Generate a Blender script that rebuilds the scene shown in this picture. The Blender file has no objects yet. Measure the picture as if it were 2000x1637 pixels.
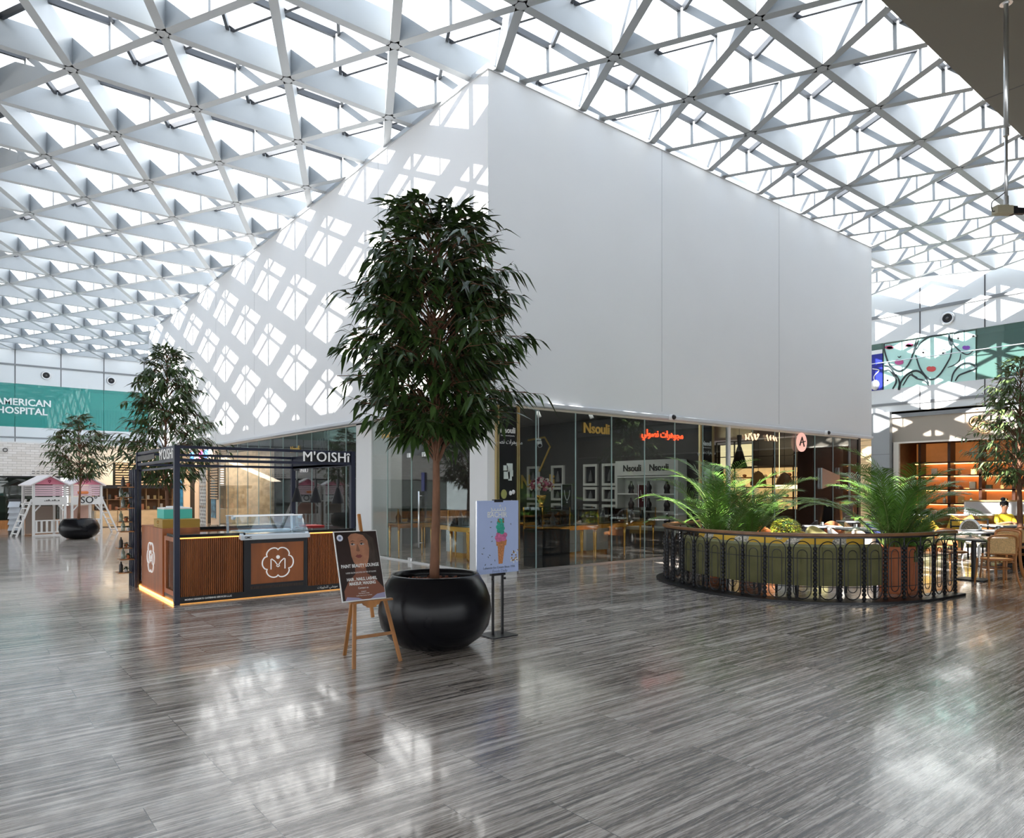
import bpy, math, random
from mathutils import Vector, Matrix, Euler
R = math.radians
random.seed(7)
sc = bpy.context.scene
COL = sc.collection

# ------------------------------------------------------------------ camera, sky, sun, exposure
EYE = 1.6; FPX = 1370.0; HOR = 955.0
CR = (0.7804, -0.6253); CF = (0.6253, 0.7804)          # camera right / forward on the floor plan
cam = bpy.data.cameras.new('camera'); cam.sensor_width = 36; cam.lens = 36*FPX/2000
cam.sensor_fit = 'HORIZONTAL'; cam.shift_y = (HOR-818.5)/2000; cam.clip_end = 400
co = bpy.data.objects.new('camera', cam); COL.objects.link(co)
co.location = (0, 0, EYE); co.rotation_euler = (R(90), 0, -math.atan2(CF[0], CF[1]))
sc.camera = co
sc.view_settings.view_transform = 'Standard'; sc.view_settings.look = 'None'
sc.view_settings.gamma = 1; sc.view_settings.exposure = 1.0
try: sc.view_settings.use_curve_mapping = False
except Exception: pass

w = bpy.data.worlds.new('sky'); sc.world = w; w.use_nodes = True
nt = w.node_tree; nt.nodes.clear()
out = nt.nodes.new('ShaderNodeOutputWorld'); bg = nt.nodes.new('ShaderNodeBackground')
tc = nt.nodes.new('ShaderNodeTexCoord'); sp = nt.nodes.new('ShaderNodeSeparateXYZ'); cr = nt.nodes.new('ShaderNodeValToRGB')
nt.links.new(tc.outputs['Generated'], sp.inputs[0]); nt.links.new(sp.outputs['Z'], cr.inputs[0])
cr.color_ramp.elements[0].position = 0.0; cr.color_ramp.elements[0].color = (1.0, 0.99, 0.97, 1)
cr.color_ramp.elements[1].position = 0.9; cr.color_ramp.elements[1].color = (0.60, 0.71, 0.86, 1)
e = cr.color_ramp.elements.new(0.35); e.color = (0.88, 0.93, 0.98, 1)
nt.links.new(cr.outputs[0], bg.inputs[0]); bg.inputs[1].default_value = 1.9
nt.links.new(bg.outputs[0], out.inputs[0])

SUN = Vector((1, -.01, -.93))
sl = bpy.data.lights.new('sun', 'SUN'); sl.energy = 15; sl.angle = R(0.5); sl.color = (1, 0.96, 0.9)
so = bpy.data.objects.new('sun', sl); COL.objects.link(so); so.rotation_euler = SUN.to_track_quat('-Z', 'Y').to_euler()

def lamp(name, kind, loc, energy, color=(1, 1, 1), size=0.3, target=None, **k):
    l = bpy.data.lights.new(name, kind); l.energy = energy; l.color = color
    if kind == 'AREA': l.shape = 'RECTANGLE'; l.size = size; l.size_y = k.get('size_y', size)
    elif kind == 'SPOT': l.spot_size = R(k.get('cone', 60)); l.spot_blend = k.get('blend', .5); l.shadow_soft_size = size
    else: l.shadow_soft_size = size
    o = bpy.data.objects.new(name, l); COL.objects.link(o); o.location = loc
    if target is not None: o.rotation_euler = (Vector(target)-Vector(loc)).to_track_quat('-Z', 'Y').to_euler()
    return o

# ------------------------------------------------------------------ helpers
def fl(px, py, z=0.0):
    """the place on the floor (or at height z) seen at a point of the photograph"""
    D = (EYE-z)*FPX/(py-HOR); X = (px-1000)/FPX*D
    return Vector((CR[0]*X+CF[0]*D, CR[1]*X+CF[1]*D, z))
def ray(px, D, z=0.0):
    X = (px-1000)/FPX*D
    return Vector((CR[0]*X+CF[0]*D, CR[1]*X+CF[1]*D, z))

class MB:
    def __init__(s): s.v = []; s.f = []; s.uv = None
    def add(s, vs, fs):
        n = len(s.v); s.v += [tuple(v) for v in vs]; s.f += [tuple(i+n for i in f) for f in fs]; return s
    def box(s, x0, x1, y0, y1, z0, z1):
        vs = [(x, y, z) for x in (x0, x1) for y in (y0, y1) for z in (z0, z1)]
        return s.add(vs, [(0, 1, 3, 2), (4, 6, 7, 5), (0, 4, 5, 1), (2, 3, 7, 6), (0, 2, 6, 4), (1, 5, 7, 3)])
    def bar(s, p, q, w, h=None, up=(0, 0, 1)):
        h = h or w; p = Vector(p); q = Vector(q); d = (q-p).normalized(); u = Vector(up)
        if abs(d.dot(u)) > .98: u = Vector((0, 1, 0))
        a = d.cross(u).normalized(); b = a.cross(d).normalized(); a = a*w/2; b = b*h/2
        vs = [p-a-b, p+a-b, p+a+b, p-a+b, q-a-b, q+a-b, q+a+b, q-a+b]
        return s.add(vs, [(3, 2, 1, 0), (4, 5, 6, 7), (0, 1, 5, 4), (1, 2, 6, 5), (2, 3, 7, 6), (3, 0, 4, 7)])
    def tube(s, path, r, n=8, cap=True):
        pts = [Vector(p) for p in path]; rs = r if isinstance(r, (list, tuple)) else [r]*len(pts)
        rings = []; prev = None
        for i, p in enumerate(pts):
            d = (pts[min(i+1, len(pts)-1)]-pts[max(i-1, 0)])
            d = d.normalized() if d.length > 1e-9 else Vector((0, 0, 1))
            if prev is None:
                u = Vector((0, 0, 1)) if abs(d.z) < .9 else Vector((1, 0, 0)); a = d.cross(u).normalized()
            else:
                a = prev-d*prev.dot(d); a = a.normalized() if a.length > 1e-6 else d.orthogonal().normalized()
            prev = a; b = d.cross(a)
            rings.append([p+(a*math.cos(2*math.pi*k/n)+b*math.sin(2*math.pi*k/n))*rs[i] for k in range(n)])
        vs = [v for g in rings for v in g]; fs = []
        for i in range(len(rings)-1):
            for k in range(n):
                k2 = (k+1) % n; fs.append((i*n+k, i*n+k2, (i+1)*n+k2, (i+1)*n+k))
        if cap: fs += [tuple(range(n-1, -1, -1)), tuple((len(rings)-1)*n+k for k in range(n))]
        return s.add(vs, fs)
    def lathe(s, prof, c=(0, 0, 0), n=24, cap=False):
        vs = []; fs = []
        for r, z in prof:
            for k in range(n):
                t = 2*math.pi*k/n; vs.append((c[0]+r*math.cos(t), c[1]+r*math.sin(t), c[2]+z))
        for i in range(len(prof)-1):
            for k in range(n):
                k2 = (k+1) % n; fs.append((i*n+k, i*n+k2, (i+1)*n+k2, (i+1)*n+k))
        if cap: fs += [tuple(range(n-1, -1, -1)), tuple((len(prof)-1)*n+k for k in range(n))]
        return s.add(vs, fs)
    def ball(s, c, r, n=10, m=7, sz=1.0):
        prof = [(max(1e-4, r*math.sin(math.pi*i/m)), -r*sz*math.cos(math.pi*i/m)) for i in range(m+1)]
        return s.lathe(prof, c, n)
    def cyl(s, c, r, h, n=16): return s.lathe([(r, 0), (r, h)], c, n, True)
    def prism(s, pts, y0, y1):
        """outline in x/z pulled from y0 to y1"""
        n = len(pts); vs = [(x, y0, z) for x, z in pts]+[(x, y1, z) for x, z in pts]
        return s.add(vs, [tuple(range(n)), tuple(range(2*n-1, n-1, -1))]+[(i, i+n, (i+1) % n+n, (i+1) % n) for i in range(n)])
    def slab(s, pts, z0, z1):
        n = len(pts); vs = [(x, y, z0) for x, y in pts]+[(x, y, z1) for x, y in pts]
        return s.add(vs, [tuple(range(n-1, -1, -1)), tuple(range(n, 2*n))]+[(i, (i+1) % n, (i+1) % n+n, i+n) for i in range(n)])
    def moved(s, M):
        s.v = [tuple(M @ Vector(v)) for v in s.v]; return s
    def build(s, name, mat, parent=None, smooth=False, bevel=0, loc=None, rz=0, kind=None, label=None, cat=None, group=None):
        me = bpy.data.meshes.new(name); me.from_pydata(s.v, [], s.f)
        if mat: me.materials.append(mat)
        if smooth: me.polygons.foreach_set('use_smooth', [True]*len(me.polygons))
        me.update()
        o = bpy.data.objects.new(name, me); COL.objects.link(o); o.parent = parent
        if bevel:
            b = o.modifiers.new('b', 'BEVEL'); b.width = bevel; b.segments = 2; b.limit_method = 'ANGLE'
        if smooth == 'a':
            pass
        if loc is not None: o.location = loc
        if rz: o.rotation_euler = (0, 0, rz)
        return tag(o, label, cat, group, kind)

def tag(o, label=None, cat=None, group=None, kind=None):
    if label: o['label'] = label
    if cat: o['category'] = cat
    if group: o['group'] = group
    if kind: o['kind'] = kind
    return o
def thing(name, label, cat, loc=(0, 0, 0), rz=0, group=None):
    o = bpy.data.objects.new(name, None); COL.objects.link(o); o.location = loc; o.rotation_euler = (0, 0, rz)
    o.empty_display_size = .2
    return tag(o, label, cat, group)
def copy_tree(o, parent=None, loc=None, rz=None, label=None, group=None, scale=None):
    c = o.copy(); COL.objects.link(c); c.parent = parent
    if loc is not None: c.location = loc
    if rz is not None: c.rotation_euler = (0, 0, rz)
    if label: c['label'] = label
    if group: c['group'] = group
    if scale: c.scale = (scale,)*3 if not isinstance(scale, tuple) else scale
    for ch in [x for x in bpy.data.objects if x.parent == o]: copy_tree(ch, c)
    return c
def struct(name, mb, mat, parent=None, **k): return mb.build(name, mat, parent, kind=None if parent else 'structure', **k)

def text(name, body, size, M, mat, parent=None, depth=.006, align='CENTER', font=None, xs=1.0, spacing=1.0, **k):
    cu = bpy.data.curves.new('t', 'FONT'); cu.body = arabic(body) if any(c in AR for c in body) else body; cu.size = size; cu.extrude = depth/2
    cu.align_x = align; cu.align_y = 'CENTER'; cu.resolution_u = 3; cu.space_character = spacing
    if k.get('offset'): cu.offset = k.pop('offset')
    t = bpy.data.objects.new('t', cu); COL.objects.link(t)
    dg = bpy.context.evaluated_depsgraph_get(); me = bpy.data.meshes.new_from_object(t.evaluated_get(dg))
    bpy.data.objects.remove(t); me.name = name
    if xs != 1: me.transform(Matrix.Diagonal((xs, 1, 1, 1)))
    me.transform(M); me.materials.clear(); me.materials.append(mat)
    o = bpy.data.objects.new(name, me); COL.objects.link(o); o.parent = parent
    return tag(o, k.get('label'), k.get('cat'), k.get('group'), k.get('kind'))
AR = {'ب': 0xFE8F, 'ت': 0xFE95, 'ج': 0xFE9D, 'ح': 0xFEA1, 'ش': 0xFEB5, 'ص': 0xFEB9, 'ل': 0xFEDD, 'م': 0xFEE1, 'ن': 0xFEE5, 'ه': 0xFEE9, 'ي': 0xFEF1, 'ا': 0xFE8D, 'ر': 0xFEAD, 'و': 0xFEED}
def arabic(s):
    """joined letter forms, laid out from right to left"""
    o = ''
    for i, c in enumerate(s):
        if c not in AR: o += c; continue
        nj = 'اور'; pv = i > 0 and s[i-1] in AR and s[i-1] not in nj; nx = i+1 < len(s) and s[i+1] in AR and c not in nj
        o += chr(AR[c]+(3 if pv and nx else 2 if nx else 1 if pv else 0))
    return o[::-1]
def on_front(x, y, z):      # text standing up, read from -y
    return Matrix.Translation((x, y, z)) @ Matrix.Rotation(R(90), 4, 'X')
def on_side(x, y, z):       # text standing up, read from -x
    return Matrix.Translation((x, y, z)) @ Matrix.Rotation(R(-90), 4, 'Z') @ Matrix.Rotation(R(90), 4, 'X')

# ------------------------------------------------------------------ materials
def mat(name, col, rough=.5, metal=0., spec=.5, emit=None, es=1., noise=None, bump=0, coat=0, trans=0):
    m = bpy.data.materials.new(name); m.use_nodes = True; n = m.node_tree; b = n.nodes['Principled BSDF']
    c = (*col, 1); b.inputs['Base Color'].default_value = c; b.inputs['Roughness'].default_value = rough
    b.inputs['Metallic'].default_value = metal; b.inputs['Specular IOR Level'].default_value = spec
    if coat: b.inputs['Coat Weight'].default_value = coat
    if trans: b.inputs['Transmission Weight'].default_value = trans
    if emit: b.inputs['Emission Color'].default_value = (*emit, 1); b.inputs['Emission Strength'].default_value = es
    if noise or bump:
        sc_, amt, st = noise if noise else (20, 0, (1, 1, 1))
        t = n.nodes.new('ShaderNodeTexCoord'); mp = n.nodes.new('ShaderNodeMapping'); mp.inputs['Scale'].default_value = st
        nz = n.nodes.new('ShaderNodeTexNoise'); nz.inputs['Scale'].default_value = sc_; nz.inputs['Detail'].default_value = 5
        n.links.new(t.outputs['Object'], mp.inputs[0]); n.links.new(mp.outputs[0], nz.inputs['Vector'])
        r = n.nodes.new('ShaderNodeValToRGB')
        r.color_ramp.elements[0].position = .3; r.color_ramp.elements[1].position = .7
        r.color_ramp.elements[0].color = (*[max(0, x*(1-amt)) for x in col], 1)
        r.color_ramp.elements[1].color = (*[min(1, x*(1+amt)) for x in col], 1)
        n.links.new(nz.outputs['Fac'], r.inputs[0]); n.links.new(r.outputs[0], b.inputs['Base Color'])
        if bump:
            bp = n.nodes.new('ShaderNodeBump'); bp.inputs['Strength'].default_value = bump; bp.inputs['Distance'].default_value = .01
            n.links.new(nz.outputs['Fac'], bp.inputs['Height']); n.links.new(bp.outputs[0], b.inputs['Normal'])
    return m
def glass(name, tint=(1, 1, 1), refl=1.0, opac=0.0, ocol=(.5, .8, .75)):
    m = bpy.data.materials.new(name); m.use_nodes = True; n = m.node_tree; n.nodes.clear()
    o = n.nodes.new('ShaderNodeOutputMaterial'); t = n.nodes.new('ShaderNodeBsdfTransparent'); t.inputs[0].default_value = (*tint, 1)
    g = n.nodes.new('ShaderNodeBsdfGlossy'); g.inputs['Roughness'].default_value = .01
    fr = n.nodes.new('ShaderNodeFresnel'); 
    ge = n.nodes.new('ShaderNodeNewGeometry'); ma = n.nodes.new('ShaderNodeMath'); ma.operation = 'MULTIPLY_ADD'
    ma.inputs[1].default_value = -.8333; ma.inputs[2].default_value = 1.5; n.links.new(ge.outputs['Backfacing'], ma.inputs[0]); n.links.new(ma.outputs[0], fr.inputs['IOR'])
    mu = n.nodes.new('ShaderNodeMath'); mu.operation = 'MULTIPLY'; mu.inputs[1].default_value = refl; mu.use_clamp = True
    n.links.new(fr.outputs[0], mu.inputs[0])
    mx = n.nodes.new('ShaderNodeMixShader'); n.links.new(mu.outputs[0], mx.inputs[0])
    base = t
    if opac:
        d = n.nodes.new('ShaderNodeBsdfDiffuse'); d.inputs[0].default_value = (*ocol, 1)
        m2 = n.nodes.new('ShaderNodeMixShader'); m2.inputs[0].default_value = opac
        n.links.new(t.outputs[0], m2.inputs[1]); n.links.new(d.outputs[0], m2.inputs[2]); base = m2
    n.links.new(base.outputs[0], mx.inputs[1]); n.links.new(g.outputs[0], mx.inputs[2]); n.links.new(mx.outputs[0], o.inputs[0])
    return m

def floor_mat():
    m = bpy.data.materials.new('striated_stone'); m.use_nodes = True; n = m.node_tree; b = n.nodes['Principled BSDF']
    L = n.links.new
    g = n.nodes.new('ShaderNodeNewGeometry')
    # slabs, long side along x
    br = n.nodes.new('ShaderNodeTexBrick'); br.offset = .37; br.offset_frequency = 3
    br.inputs['Scale'].default_value = 1; br.inputs['Brick Width'].default_value = 1.2; br.inputs['Row Height'].default_value = .30
    br.inputs['Mortar Size'].default_value = .0022; br.inputs['Mortar Smooth'].default_value = 0
    br.inputs['Color1'].default_value = (0, 0, 0, 1); br.inputs['Color2'].default_value = (1, 1, 1, 1); br.inputs['Mortar'].default_value = (.5, .5, .5, 1)
    L(g.outputs['Position'], br.inputs['Vector'])
    # every slab shifts the veining
    cb = n.nodes.new('ShaderNodeCombineXYZ'); ml = n.nodes.new('ShaderNodeMath'); ml.operation = 'MULTIPLY'; ml.inputs[1].default_value = 9
    L(br.outputs['Color'], ml.inputs[0]); L(ml.outputs[0], cb.inputs['Z']); L(ml.outputs[0], cb.inputs['X'])
    va = n.nodes.new('ShaderNodeVectorMath'); va.operation = 'ADD'; L(g.outputs['Position'], va.inputs[0]); L(cb.outputs[0], va.inputs[1])
    def nz(sx, sy, det, rough, dist=0):
        mp = n.nodes.new('ShaderNodeMapping'); mp.inputs['Scale'].default_value = (sx, sy, 1); L(va.outputs[0], mp.inputs[0])
        t = n.nodes.new('ShaderNodeTexNoise'); t.inputs['Scale'].default_value = 1; t.inputs['Detail'].default_value = det
        t.inputs['Roughness'].default_value = rough; t.inputs['Distortion'].default_value = dist; L(mp.outputs[0], t.inputs['Vector']); return t
    a = nz(.8, 30, 7, .66, .7); c = nz(5, 95, 6, .75, 1.6); d = nz(.25, .5, 3, .5)
    def mth(op, x, y):
        k = n.nodes.new('ShaderNodeMath'); k.operation = op
        for i, s_ in enumerate((x, y)):
            if isinstance(s_, (int, float)): k.inputs[i].default_value = s_
            else: L(s_, k.inputs[i])
        return k.outputs[0]
    s1 = mth('ADD', mth('MULTIPLY', a.outputs['Fac'], .55), mth('MULTIPLY', c.outputs['Fac'], .45))
    s1 = mth('ADD', s1, mth('MULTIPLY', mth('SUBTRACT', d.outputs['Fac'], .5), .12))
    s1 = mth('ADD', s1, mth('MULTIPLY', mth('SUBTRACT', br.outputs['Color'], .5), .035))
    r = n.nodes.new('ShaderNodeValToRGB'); L(s1, r.inputs[0]); el = r.color_ramp.elements
    el[0].position = .41; el[0].color = (.055, .044, .039, 1); el[1].position = .61; el[1].color = (.78, .73, .67, 1)
    for p, q in ((.46, (.20, .168, .145, 1)), (.505, (.38, .33, .29, 1)), (.55, (.58, .52, .47, 1))): x = el.new(p); x.color = q
    mx = n.nodes.new('ShaderNodeMix'); mx.data_type = 'RGBA'; L(br.outputs['Fac'], mx.inputs[0]); L(r.outputs[0], mx.inputs[6]); mx.inputs[7].default_value = (.06, .055, .05, 1)
    L(mx.outputs[2], b.inputs['Base Color'])
    rr = n.nodes.new('ShaderNodeMapRange'); L(c.outputs['Fac'], rr.inputs[0]); rr.inputs[1].default_value = .3; rr.inputs[2].default_value = .7
    rr.inputs[3].default_value = .10; rr.inputs[4].default_value = .24; L(rr.outputs[0], b.inputs['Roughness'])
    bp = n.nodes.new('ShaderNodeBump'); bp.inputs['Strength'].default_value = .12; bp.inputs['Distance'].default_value = .002
    L(c.outputs['Fac'], bp.inputs['Height']); L(bp.outputs[0], b.inputs['Normal'])
    b.inputs['Specular IOR Level'].default_value = .6; b.inputs['Coat Weight'].default_value = .35; b.inputs['Coat Roughness'].default_value = .06
    return m

M = dict(
 floor=floor_mat(), beam=mat('white_steel', (.35, .375, .395), .38, 0, .5), mull=mat('dark_frame', (.07, .075, .085), .4, .3),
 roofglass=glass('skylight_glass', (.97, .985, 1), 1), fabric=mat('box_skin', (.80, .81, .825), .55, 0, .3, noise=(.35, .025, (1, 1, 1))),
 panel=mat('wall_panel', (.70, .73, .745), .35), trim=mat('grey_trim', (.22, .23, .24), .45), seam=mat('dark_seam', (.06, .06, .065), .6),
 soffit=mat('olive_soffit', (.14, .125, .095), .55), white=mat('white_paint', (.80, .81, .81), .45), offw=mat('ivory', (.72, .68, .60), .5),
 glass=glass('shop_glass', (.86, .9, .9), 1.15), clear=glass('case_glass', (.93, .95, .95), 1.0), edge=mat('glass_edge', (.42, .56, .55), .25),
 dark=mat('charcoal_wall', (.045, .042, .04), .5, noise=(3, .1, (1, 1, 1))), black=mat('black_metal', (.012, .012, .015), .38, .2), navy=mat('navy_metal', (.012, .016, .04), .4, .2),
 gold=mat('gold', (.80, .42, .10), .2, 1), goldp=mat('gold_paint', (.85, .55, .15), .3, .6), alu=mat('aluminium', (.72, .73, .74), .28, .9),
 wood=mat('oak', (.36, .15, .04), .42, noise=(9, .35, (1, 1, .12))), brown=mat('brown_rail', (.23, .105, .04), .35, noise=(8, .2, (1, 1, 1))),
 kiosk=mat('kiosk_walnut', (.37, .11, .028), .38, noise=(7, .22, (1, 1, .1))), slat=mat('kiosk_slat', (.34, .10, .024), .4, noise=(12, .3, (1, 1, .08))),
 blackpot=mat('black_planter', (.005, .005, .007), .26, 0, .22, noise=(2, .2, (1, 1, 1))), soil=mat('red_bark', (.16, .045, .02), .9, noise=(40, .6, (1, 1, 1)), bump=.8),
 bark=mat('tree_bark', (.18, .085, .048), .8, noise=(18, .3, (1, 1, .3)), bump=.4), leaf=mat('leaf', (.032, .065, .014), .38, noise=(3, .55, (1, 1, 1))),
 palm=mat('palm_leaf', (.11, .24, .035), .38, noise=(4, .5, (1, 1, 1))), palmstem=mat('palm_stem', (.13, .19, .04), .5), terra=mat('terracotta', (.55, .17, .07), .7, noise=(5, .2, (1, 1, .5))),
 olive=mat('olive_velvet', (.18, .17, .068), .75, noise=(5, .18, (1, 1, 1))), yellow=mat('yellow_cushion', (.75, .45, .05), .8), red=mat('red', (.55, .02, .02), .5),
 marble=mat('white_marble', (.78, .77, .75), .2, noise=(3, .06, (1, 1, 1))), pink=mat('pink_paint', (.80, .27, .38), .5),
 cane=mat('cane', (.62, .40, .17), .6, noise=(60, .25, (1, 1, 1))), bent=mat('bentwood', (.38, .16, .05), .35), teal=mat('teal_card', (.08, .55, .48), .5),
 mustard=mat('mustard_card', (.40, .24, .03), .5), skin=mat('skin', (.23, .11, .06), .55), hair=mat('black_hair', (.012, .009, .008), .5),
)
# ------------------------------------------------------------------ the setting: floor, roof, box, walls
BX, BY = 7.68, 10.29            # corner of the white box
BX2, BY2 = 22.95, 38.4
ZB, ZT = 3.25, 9.33             # underside of the box, underside of the roof beams
WY, WX = 47.64, 29.1            # far wall and right wall
f_ = MB(); f_.box(-9, 34, -9, 52, -.2, 0); struct('floor', f_, M['floor'])

# roof: a triangulated grid of deep box beams
X0, Y0, SX, SY = 2.82, 4.34, 1.078, 2.165
HB = .50; WB = .155
def node(m, n): return (X0+SX*m, Y0+SY*n)
beams = MB(); mul = MB()
MMIN, MMAX, NMIN, NMAX = -3, 24, 0, 20
nodes = set((m, n) for m in range(MMIN, MMAX+1) for n in range(NMIN, NMAX+1) if (m+n) % 2 == 0)
zc = ZT+HB/2
ZG = ZT+HB+.0
def clipx(p, q): return p, q
for (m, n) in nodes:
    for dm, dn in ((2, 0), (1, 1), (-1, 1)):
        if (m+dm, n+dn) in nodes:
            p = node(m, n); q = node(m+dm, n+dn)
            if q[1] < 5 or p[1] < 5:
                a_, b2 = (p, q) if p[1] < q[1] else (q, p)
                if b2[1] < 5.2: continue
                t_ = (5-a_[1])/(b2[1]-a_[1]); p = (a_[0]+(b2[0]-a_[0])*t_, 5.0); q = b2
            pm = ((p[0]+q[0])/2, (p[1]+q[1])/2)
            if BX+4 < pm[0] < BX2-4 and pm[1] > BY+5: continue      # hidden inside the box
            beams.bar((*p, zc), (*q, zc), WB, HB)
            mul.bar((*p, ZG-.03), (*q, ZG-.03), .09, .07)
            # glazing bars at half pitch, parallel to each family, inside both triangles
    # node plates
    p = node(m, n)
    if p[1] > 5.1 and not (BX+4 < p[0] < BX2-4 and p[1] > BY+5):
        beams.slab([(p[0]+.10*math.cos(R(60*k+30)), p[1]+.10*math.sin(R(60*k+30))) for k in range(6)], ZT-.006, ZT+.02)
def half(m, n): return (X0+SX*m/2, Y0+SY*n/2)
for m in range(MMIN*2, MMAX*2+1):
    for n in range(NMIN*2, NMAX*2+1):
        if (m+n) % 2: continue
        # half grid point; skip true nodes' own beams
        for dm, dn in ((2, 0), (1, 1), (-1, 1)):
            m2, n2 = m+dm, n+dn
            if not (MMIN*2 <= m2 <= MMAX*2 and n2 <= NMAX*2): continue
            p = half(m, n); q = half(m2, n2)
            on = (dm == 2 and n % 2 == 0) or (dm == 1 and ((m-n)//2) % 2 == 0) or (dm == -1 and ((m+n)//2) % 2 == 0)
            if on: continue
            pm = ((p[0]+q[0])/2, (p[1]+q[1])/2)
            if BX+4 < pm[0] < BX2-4 and pm[1] > BY+5: continue
            mul.bar((*p, ZG), (*q, ZG), .055, .11)
ro = struct('ceiling', beams, M['beam'])
mul.build('glazing_bars', M['mull'], ro)
g_ = MB(); g_.add([(X0+SX*MMIN, 5, ZG+.08), (WX, 5, ZG+.08), (WX, WY, ZG+.08), (X0+SX*MMIN, WY, ZG+.08)], [(0, 1, 2, 3)])
struct('window_1', g_, M['roofglass'])

# opaque ceiling over the near aisle and the west aisle
s_ = MB(); s_.box(-9, 34, -9, 5.0, ZT-.01, ZT+.9); s_.box(-9, .55, 5.0, WY, ZT-.01, ZT+.9); struct('ceiling_soffit', s_, M['soffit'])
s_ = MB()
for xx in (5.2, 10.6, 16.0, 21.4, 26.8): s_.box(xx-.012, xx+.012, -9, 5.0, ZT-.013, ZT+.02)
struct('trim_1', s_, M['seam'])

# the white hanging box
b_ = MB(); b_.box(BX, BX+.12, BY, BY2, ZB, ZT+.02); b_.box(BX+.12, BX2-.12, BY, BY+.12, ZB, ZT+.02); b_.box(BX2-.12, BX2, BY, BY2, ZB, ZT+.02)
b_.box(BX+.12, BX2-.12, BY2-.12, BY2, ZB, ZT+.02); struct('wall_box', b_, M['fabric'])
b_ = MB()
for yy in (14.5, 18.7, 22.9, 27.1, 31.3, 35.5): b_.box(BX-.004, BX+.001, yy-.008, yy+.008, ZB+.1, ZT)
for xx in (12.6, 17.5): b_.box(xx-.007, xx+.007, BY-.004, BY+.001, ZB+.1, ZT)
struct('trim_2', b_, mat('box_seam', (.55, .56, .58), .5))
# rounded lower lip and a thin top rail
b_ = MB()
b_.box(BX-.05, BX2+.02, BY-.05, BY+.1, ZB-.06, ZB+.03); b_.box(BX-.05, BX+.1, BY+.1, BY2, ZB-.06, ZB+.03)
struct('trim_3', b_, mat('lip', (.62, .64, .68), .35), bevel=.02)
b_ = MB()
b_.box(BX-.03, BX2, BY-.03, BY+.02, ZT-.05, ZT+.05); b_.box(BX-.03, BX+.02, BY+.02, BY2, ZT-.05, ZT+.05); struct('trim_4', b_, M['alu'])
# soffit under the box
b_ = MB(); b_.box(BX+.1, BX2-.02, BY+.1, BY+.45, ZB-.01, ZB+.05); b_.box(BX+.1, BX+.45, BY+.45, BY2, ZB-.01, ZB+.05); struct('trim_5', b_, M['offw'])

# closing walls behind and beside the photographer
b_ = MB().box(-9.2, -9, -9, WY, 0, .3).box(-9.2, -9, -9, WY, 3.4, ZT+.9)
for k in range(19): b_.box(-9.2, -9, -9+3.14*k-.08, -9+3.14*k+.08, .3, 3.4)
struct('wall_west', b_, M['panel'])
b_ = MB().box(-9, 12, -9.2, -9, 0, .3).box(-9, 12, -9.2, -9, 3.6, ZT+.9).box(12, 34, -9.2, -9, 0, ZT+.9)
for k in range(7): b_.box(-9+3.07*k-.08, -9+3.07*k+.08, -9.2, -9, .3, 3.6)
struct('wall_south', b_, M['panel'])
struct('window_90', MB().box(-9, 12, -9.12, -9.1, .3, 3.6), M['roofglass']); struct('window_91', MB().box(-9.12, -9.1, -9, WY, .3, 3.4), M['roofglass'])  # glazing added out of view to bring daylight onto the foreground

# far (north) wall: upper storey over the shops
def wall_n(z0, z1, m, name, y=WY, d=.3): b = MB(); b.box(-9, 29.3, y, y+d, z0, z1); return struct(name, b, m)
wall_n(7.46, ZT+.9, M['panel'], 'wall_north_upper'); wall_n(4.15, 5.05, M['panel'], 'wall_north_parapet')
b_ = MB(); b_.box(-9, 29.3, WY-.03, WY+.0, 8.45, 8.55); b_.box(-9, 29.3, WY-.03, WY, 4.42, 4.5); struct('trim_6', b_, M['trim'])
b_ = MB()
for k in range(-3, 14):
    xx = 2.82+SX*2*k
    b_.box(xx-.02, xx+.02, WY-.012, WY, 7.46, ZT); b_.box(xx-.02, xx+.02, WY-.012, WY, 4.15, 5.05)
struct('trim_7', b_, M['seam'])
# right (east) wall
b_ = MB(); b_.box(WX, WX+.3, -9, WY, 7.43, ZT+.9); struct('wall_east_upper', b_, M['panel'])
b_ = MB(); b_.box(WX, WX+.3, -9, WY, 4.63, 5.56); struct('wall_east_parapet', b_, M['panel'])
b_ = MB(); b_.box(WX-.03, WX, -9, WY, 8.42, 8.54); b_.box(WX-.03, WX, -9, WY, 4.9, 5.0); struct('trim_8', b_, M['trim'])
b_ = MB()
for k in range(-5, 18):
    yy = 13.0+2.165*k+.4
    b_.box(WX-.012, WX, yy-.02, yy+.02, 7.43, ZT); b_.box(WX-.012, WX, yy-.02, yy+.02, 4.63, 5.56)
struct('trim_9', b_, M['seam'])
# ------------------------------------------------------------------ upper storey glass bands
M['tealglass'] = glass('teal_glass', (.55, .9, .85), 1.0, .42, (.12, .52, .48))
M['mint'] = mat('mint_print', (.50, .80, .74), .25)
M['greyglass'] = glass('grey_green_glass', (.5, .62, .58), 1.2, .35, (.16, .30, .27))
M['letters_white'] = mat('white_letters', (.85, .86, .85), .5)
wn = [1]
def window(mb, m, par=None, **k):
    wn[0] += 1; return struct('window_%d' % wn[0], mb, m, par, **k)
for k in range(0, 5):
    x0 = -1.49+2.156*2*k; x1 = x0+4.29
    if x0 > 8: break
    window(MB().box(x0, x1, WY+.02, WY+.05, 5.05, 7.46), M['tealglass'])
b_ = MB(); b_.box(-9, 29.3, WY+1.6, WY+1.7, 4.15, 7.6); struct('wall_north_inner', b_, mat('inner_wall', (.30, .46, .44), .6, noise=(.5, .35, (1, 1, 2))))
b_ = MB(); b_.box(-9, 29.3, WY+.3, WY+1.6, 4.95, 5.05); b_.box(-9, 29.3, WY+.3, WY+1.6, 7.5, 7.6); struct('trim_10', b_, M['panel'])
rnd = random.Random(3)
b_ = MB()
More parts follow.
